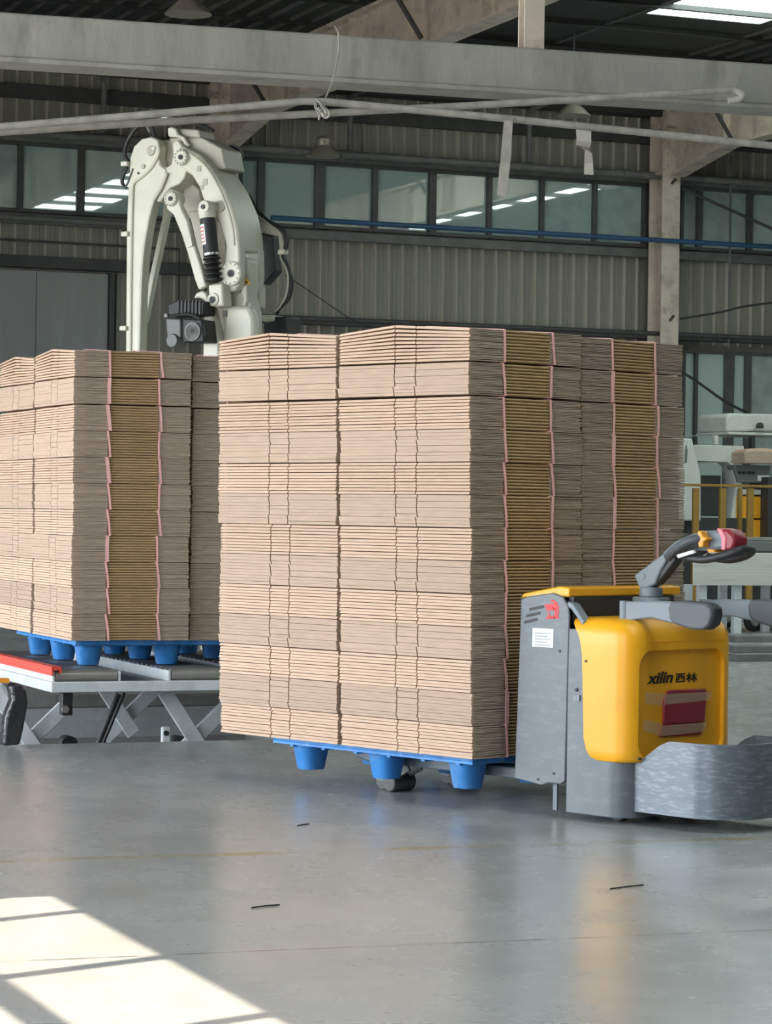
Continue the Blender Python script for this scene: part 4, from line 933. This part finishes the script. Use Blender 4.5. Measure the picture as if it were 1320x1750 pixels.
MB().tube([B(*[onB(203,1186,19.6)[0],19.6,onB(203,1186,19.6)[1]]), B(*[onB(160,1290,19.6)[0],19.6,onB(160,1290,19.6)[1]])], .018, 10).build('hydraulic_ram', M['black'], lt_, smooth=True, world=True)
MB().tube([B(*[onB(213,1184,19.5)[0],19.5,onB(213,1184,19.5)[1]]), B(*[onB(168,1290,19.5)[0],19.5,onB(168,1290,19.5)[1]])], .010, 10).build('hydraulic_hose', M['black'], lt_, smooth=True, world=True)
for x in (112, 300):
    c_, zc = onB(x, 1264, TL-.3); MB().cyl(B(c_,TL-.3,zc-.02), B(c_,TL-.2,zc-.02), .05, n=18).build('leg_roller', M['dark'], lt_, smooth=True, world=True)
q = MB(); bquad(q, s0-.3, s1, 18.2, 18.3, PIT[4], PIT[4]+.08); bquad(q, s0-.3, s1, 20.2, 20.3, PIT[4], PIT[4]+.08); q.build('base_frame', M['greysteel'], lt_, world=True)
# wrapped sensor post beside the table
TPo = 20.75
pp = [onB(x, y, TPo) for x, y in ((2,1274),(6,1225),(18,1195),(14,1172),(22,1166),(34,1168),(42,1180),(45,1200),(38,1240),(31,1272))]
base = B(pp[0][0]+.05, TPo, 0)
wp = empty('wrapped_post', (base.x, base.y, 0), YAW, 'post bound in shiny black plastic wrap beside the lift table', 'post')
q = MB(); q.prism([(x, max(z, .002)) for x, z in pp], lambda x, z, t: B(x, t, z), TPo-.06, TPo+.05); q.build('wrapping', M['plasticwrap'], wp, world=True, bevel=.02, seg=3)
a_, z_ = onB(-4, 1163, TPo); q = MB(); bquad(q, a_-.06, a_+.06, TPo-.05, TPo+.03, z_-.012, z_+.012); q.build('orange_tip', M['orange'], wp, world=True)

# ------------------------------------------------------------------ machinery at right
def pbox(x0, y0, x1, y1, t, depth, name, m, parent, bevel=.01):
    a0, z1_ = onB(x0, y0, t); a1, z0_ = onB(x1, y1, t)
    q = MB(); bquad(q, a0, a1, t-depth, t, z0_, z1_); return q.build(name, m, parent, world=True, bevel=bevel)
def ppoly(pix, t, depth, name, m, parent, bevel=.01):
    q = MB(); q.prism([onB(x, y, t) for x, y in pix], lambda a, z, tt: B(a, tt, z), t-depth, t); return q.build(name, m, parent, world=True, bevel=bevel)
tM = 4.2
mc = empty('carton_machine', B(5.9, tM-.5, 0), YAW, 'white and orange carton making machine behind the yellow rail', 'machine')
ppoly([(1242,710),(1250,706),(1340,708),(1340,736),(1242,738)], tM, .8, 'top_hood', M['machwhite'], mc, .03)
pbox(1245,738,1340,745,tM+.05,.9,'hood_ledge',M['machwhite'],mc)
ho = ppoly([(1296,732),(1296,726),(1299,722),(1303,722),(1306,726),(1306,732)], tM+.12, .06, 'lifting_eye', M['machdark'], mc, .004)
ppoly([(1150,748),(1184,750),(1199,810),(1199,890),(1150,890)], tM+.3, .7, 'sloped_cabinet', M['machwhite'], mc, .02)
ppoly([(1172,770),(1174,760),(1176,770),(1175,790),(1172,792)], tM+.32, .02, 'cabinet_window', M['machgrey'], mc, .002)
pbox(1187,760,1272,790,tM,.5,'crossbeam',M['machwhite'],mc)
pbox(1175,744,1340,749,tM-.2,.2,'guide_rail',M['stainless'],mc)
pbox(1222,744,1229,760,tM,.1,'rail_support',M['machwhite'],mc); pbox(1286,746,1292,772,tM,.1,'rail_support',M['machdark'],mc)
ppoly([(1196,790),(1244,790),(1252,796),(1258,830),(1250,885),(1250,930),(1258,930),(1268,830),(1256,794),(1248,789)], tM+.05, .3, 'portal_frame', M['machwhite'], mc, .006)
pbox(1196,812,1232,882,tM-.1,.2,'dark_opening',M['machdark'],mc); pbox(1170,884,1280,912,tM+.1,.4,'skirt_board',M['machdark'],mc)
ppoly([(1254,794),(1318,796),(1318,826),(1262,824)], tM+.1, .2, 'control_panel', M['machgrey'], mc, .008)
for x in (1264,1272,1280,1287):
    a_, z_ = onB(x, 808, tM+.1); MB().cyl(B(a_,tM+.1,z_), B(a_,tM+.13,z_), .02, n=10).build('push_button', M['machdark'], mc, world=True)
pbox(1296,812,1316,822,tM+.11,.01,'display',M['paper'],mc,0)
pbox(1262,836,1312,846,tM+.1,.5,'white_band',M['machwhite'],mc); pbox(1262,848,1312,886,tM+.1,.5,'orange_door',M['machorange'],mc); pbox(1262,888,1312,930,tM+.1,.5,'orange_door',M['machorange'],mc)
pbox(1314,815,1340,925,tM+.3,.5,'dark_cabinet',M['machdark'],mc)
pbox(1150,930,1340,1060,tM-.3,.5,'machine_base',M['machdark'],mc)
ca = empty('cardboard_sheets', B(*[onB(1300,785,tM+.2)[0], tM, onB(1300,785,tM+.2)[1]]), YAW, 'brown cardboard sheets lying on the white machine', 'cardboard')
ppoly([(1273,772),(1290,770),(1340,773),(1340,792),(1273,792)], tM+.35, .4, 'sheet_pile', M['cut'], ca, .01)
ppoly([(1276,768),(1300,766),(1340,768),(1340,772),(1276,772)], tM+.3, .3, 'sheet_pile', M['kraft'], ca, .003)
tF = 5.6
fn_ = empty('guard_rail', B(5.2, tF, 0), YAW, 'dull yellow guard rail in front of the carton machine', 'guard rail')
pbox(1160,826,1340,834,tF,.06,'rail',M['railyellow'],fn_,.004)
for x in (1187, 1233, 1264, 1280):
    a0, z1_ = onB(x, 834, tF if x != 1264 else tF-.5); a1, _ = onB(x+(10 if x != 1264 else 6), 834, tF if x != 1264 else tF-.5)
    q = MB(); tq = tF-.01 if x != 1264 else tF-.5; bquad(q, a0, a1, tq-.05, tq, 0, z1_); q.build('post', M['railyellow'], fn_, world=True, bevel=.004)
tC = 8.6
cv = empty('steel_conveyor', B(4.9, tC-.3, 0), YAW, 'stainless conveyor with bolted side plate at right edge', 'conveyor')
pl = pbox(1186,944,1420,1001,tC,.02,'side_plate',M['stainless'],cv,.003)
for (x, y) in ((1231,974),(1231,982),(1275,958),(1275,976),(1275,984),(1256,992)):
    a_, z_ = onB(x, y, tC); MB().cyl(B(a_,tC,z_), B(a_,tC+.02,z_), .018, n=8).build('bolt', M['greysteel'], pl, world=True)
pbox(1250,925,1420,944,tC-.05,.9,'conveyor_bed',M['machgrey'],cv); pbox(1255,918,1420,926,tC-.3,.5,'belt',M['concrete'],cv)
pbox(1186,946,1420,998,tC-.9,.02,'side_plate',M['stainless'],cv,.003)
for x in (1196, 1256, 1330):
    a0, z1_ = onB(x, 1000, tC-.1); q = MB(); bquad(q, a0, a0+.1, tC-.18, tC-.1, 0, z1_); q.build('leg', M['white'], cv, world=True, bevel=.004)
    q = MB(); bquad(q, a0, a0+.1, tC-.5, tC-.44, 0, z1_); q.build('leg', M['white'], cv, world=True, bevel=.004)
wc = onz(1286, 1079); ws, wt = toB(wc)
ctr = empty('hand_cart', B(ws, wt, 0), YAW, 'low cart with black rubber wheel under the conveyor', 'cart')
for dt in (0, -.7):
    q = MB(); q.lathe(B(ws, wt+dt, .125), [(.03,0),(.10,.0),(.125,.015),(.125,.055),(.10,.07),(.03,.07)], axis=(EY,-EX,0), n=26); wo = q.build('wheel', M['black'], ctr, smooth=True, world=True)
    q = MB(); q.lathe(B(ws, wt+dt, .125), [(.02,.066),(.06,.066),(.06,.076),(.02,.08)], axis=(EY,-EX,0), n=16); q.build('hub', M['chrome'], wo, smooth=True)
    wo.children[0].parent = wo
    ch = wo.children[0]; ch.data.transform((Matrix.Translation(ctr.location) @ Matrix.Rotation(YAW, 4, 'Z')).inverted())
q = MB(); bquad(q, ws-.12, ws+1.6, wt-.72, wt+.05, .255, .31); q.build('deck', M['machgrey'], ctr, world=True, bevel=.006)
q = MB(); bquad(q, ws-.03, ws+.03, wt-.03, wt-.01, .1, .26); q.build('wheel_fork', M['greysteel'], ctr, world=True)
q = MB(); bquad(q, ws+1.35, ws+1.4, wt-.5, wt-.45, 0, .26); q.build('prop_leg', M['greysteel'], ctr, world=True)
for (py, wd, lab) in ((1098,.30,'flat grey steel bar on the floor nearest the cart wheel'), (1116,.22,'flat grey steel bar on the floor in the middle of three'), (1131,.18,'flat grey steel bar on the floor nearest the truck')):
    p = onz(1258, py); s_, t_ = toB(p); q = MB(); bquad(q, s_, s_+3.5, t_-wd, t_, 0, .07); tag(q.build('floor_bar', M['greysteel'], bevel=.006), lab, 'steel bar', 'flat bars on the floor')
# red-brown carton scraps under the conveyor
p = B(4.55, 6.6, 0); q = MB()
for k in range(5): bquad(q, 4.2-.03*k, 5.4+.02*k, 6.2, 6.9, .0+.075*k, .065+.075*k)
tag(q.build('board_pile', mat('reddish_board', (.30,.13,.10), .8)), 'low pile of reddish boards under the conveyor', 'board pile')

# ------------------------------------------------------------------ scraps on the floor
for (x0, y0, x1, y1, lab) in ((1043,1519,1100,1512,'longer thin black strap scrap on the floor at right'), (430,1551,478,1546,'thin black strap scrap on the floor at left'), (508,1411,528,1408,'tiny black scrap on the floor near the fork wheel')):
    p0, p1 = onz(x0, y0, .0027), onz(x1, y1, .0027); mid = (p0+p1)/2+Vector((0,.004,.0005))
    tag(MB().tube(smoothpath([p0, mid, p1], 4), .0026, 6).build('strap_scrap', M['ink'], smooth=True), lab, 'scrap', 'black scraps on the floor')
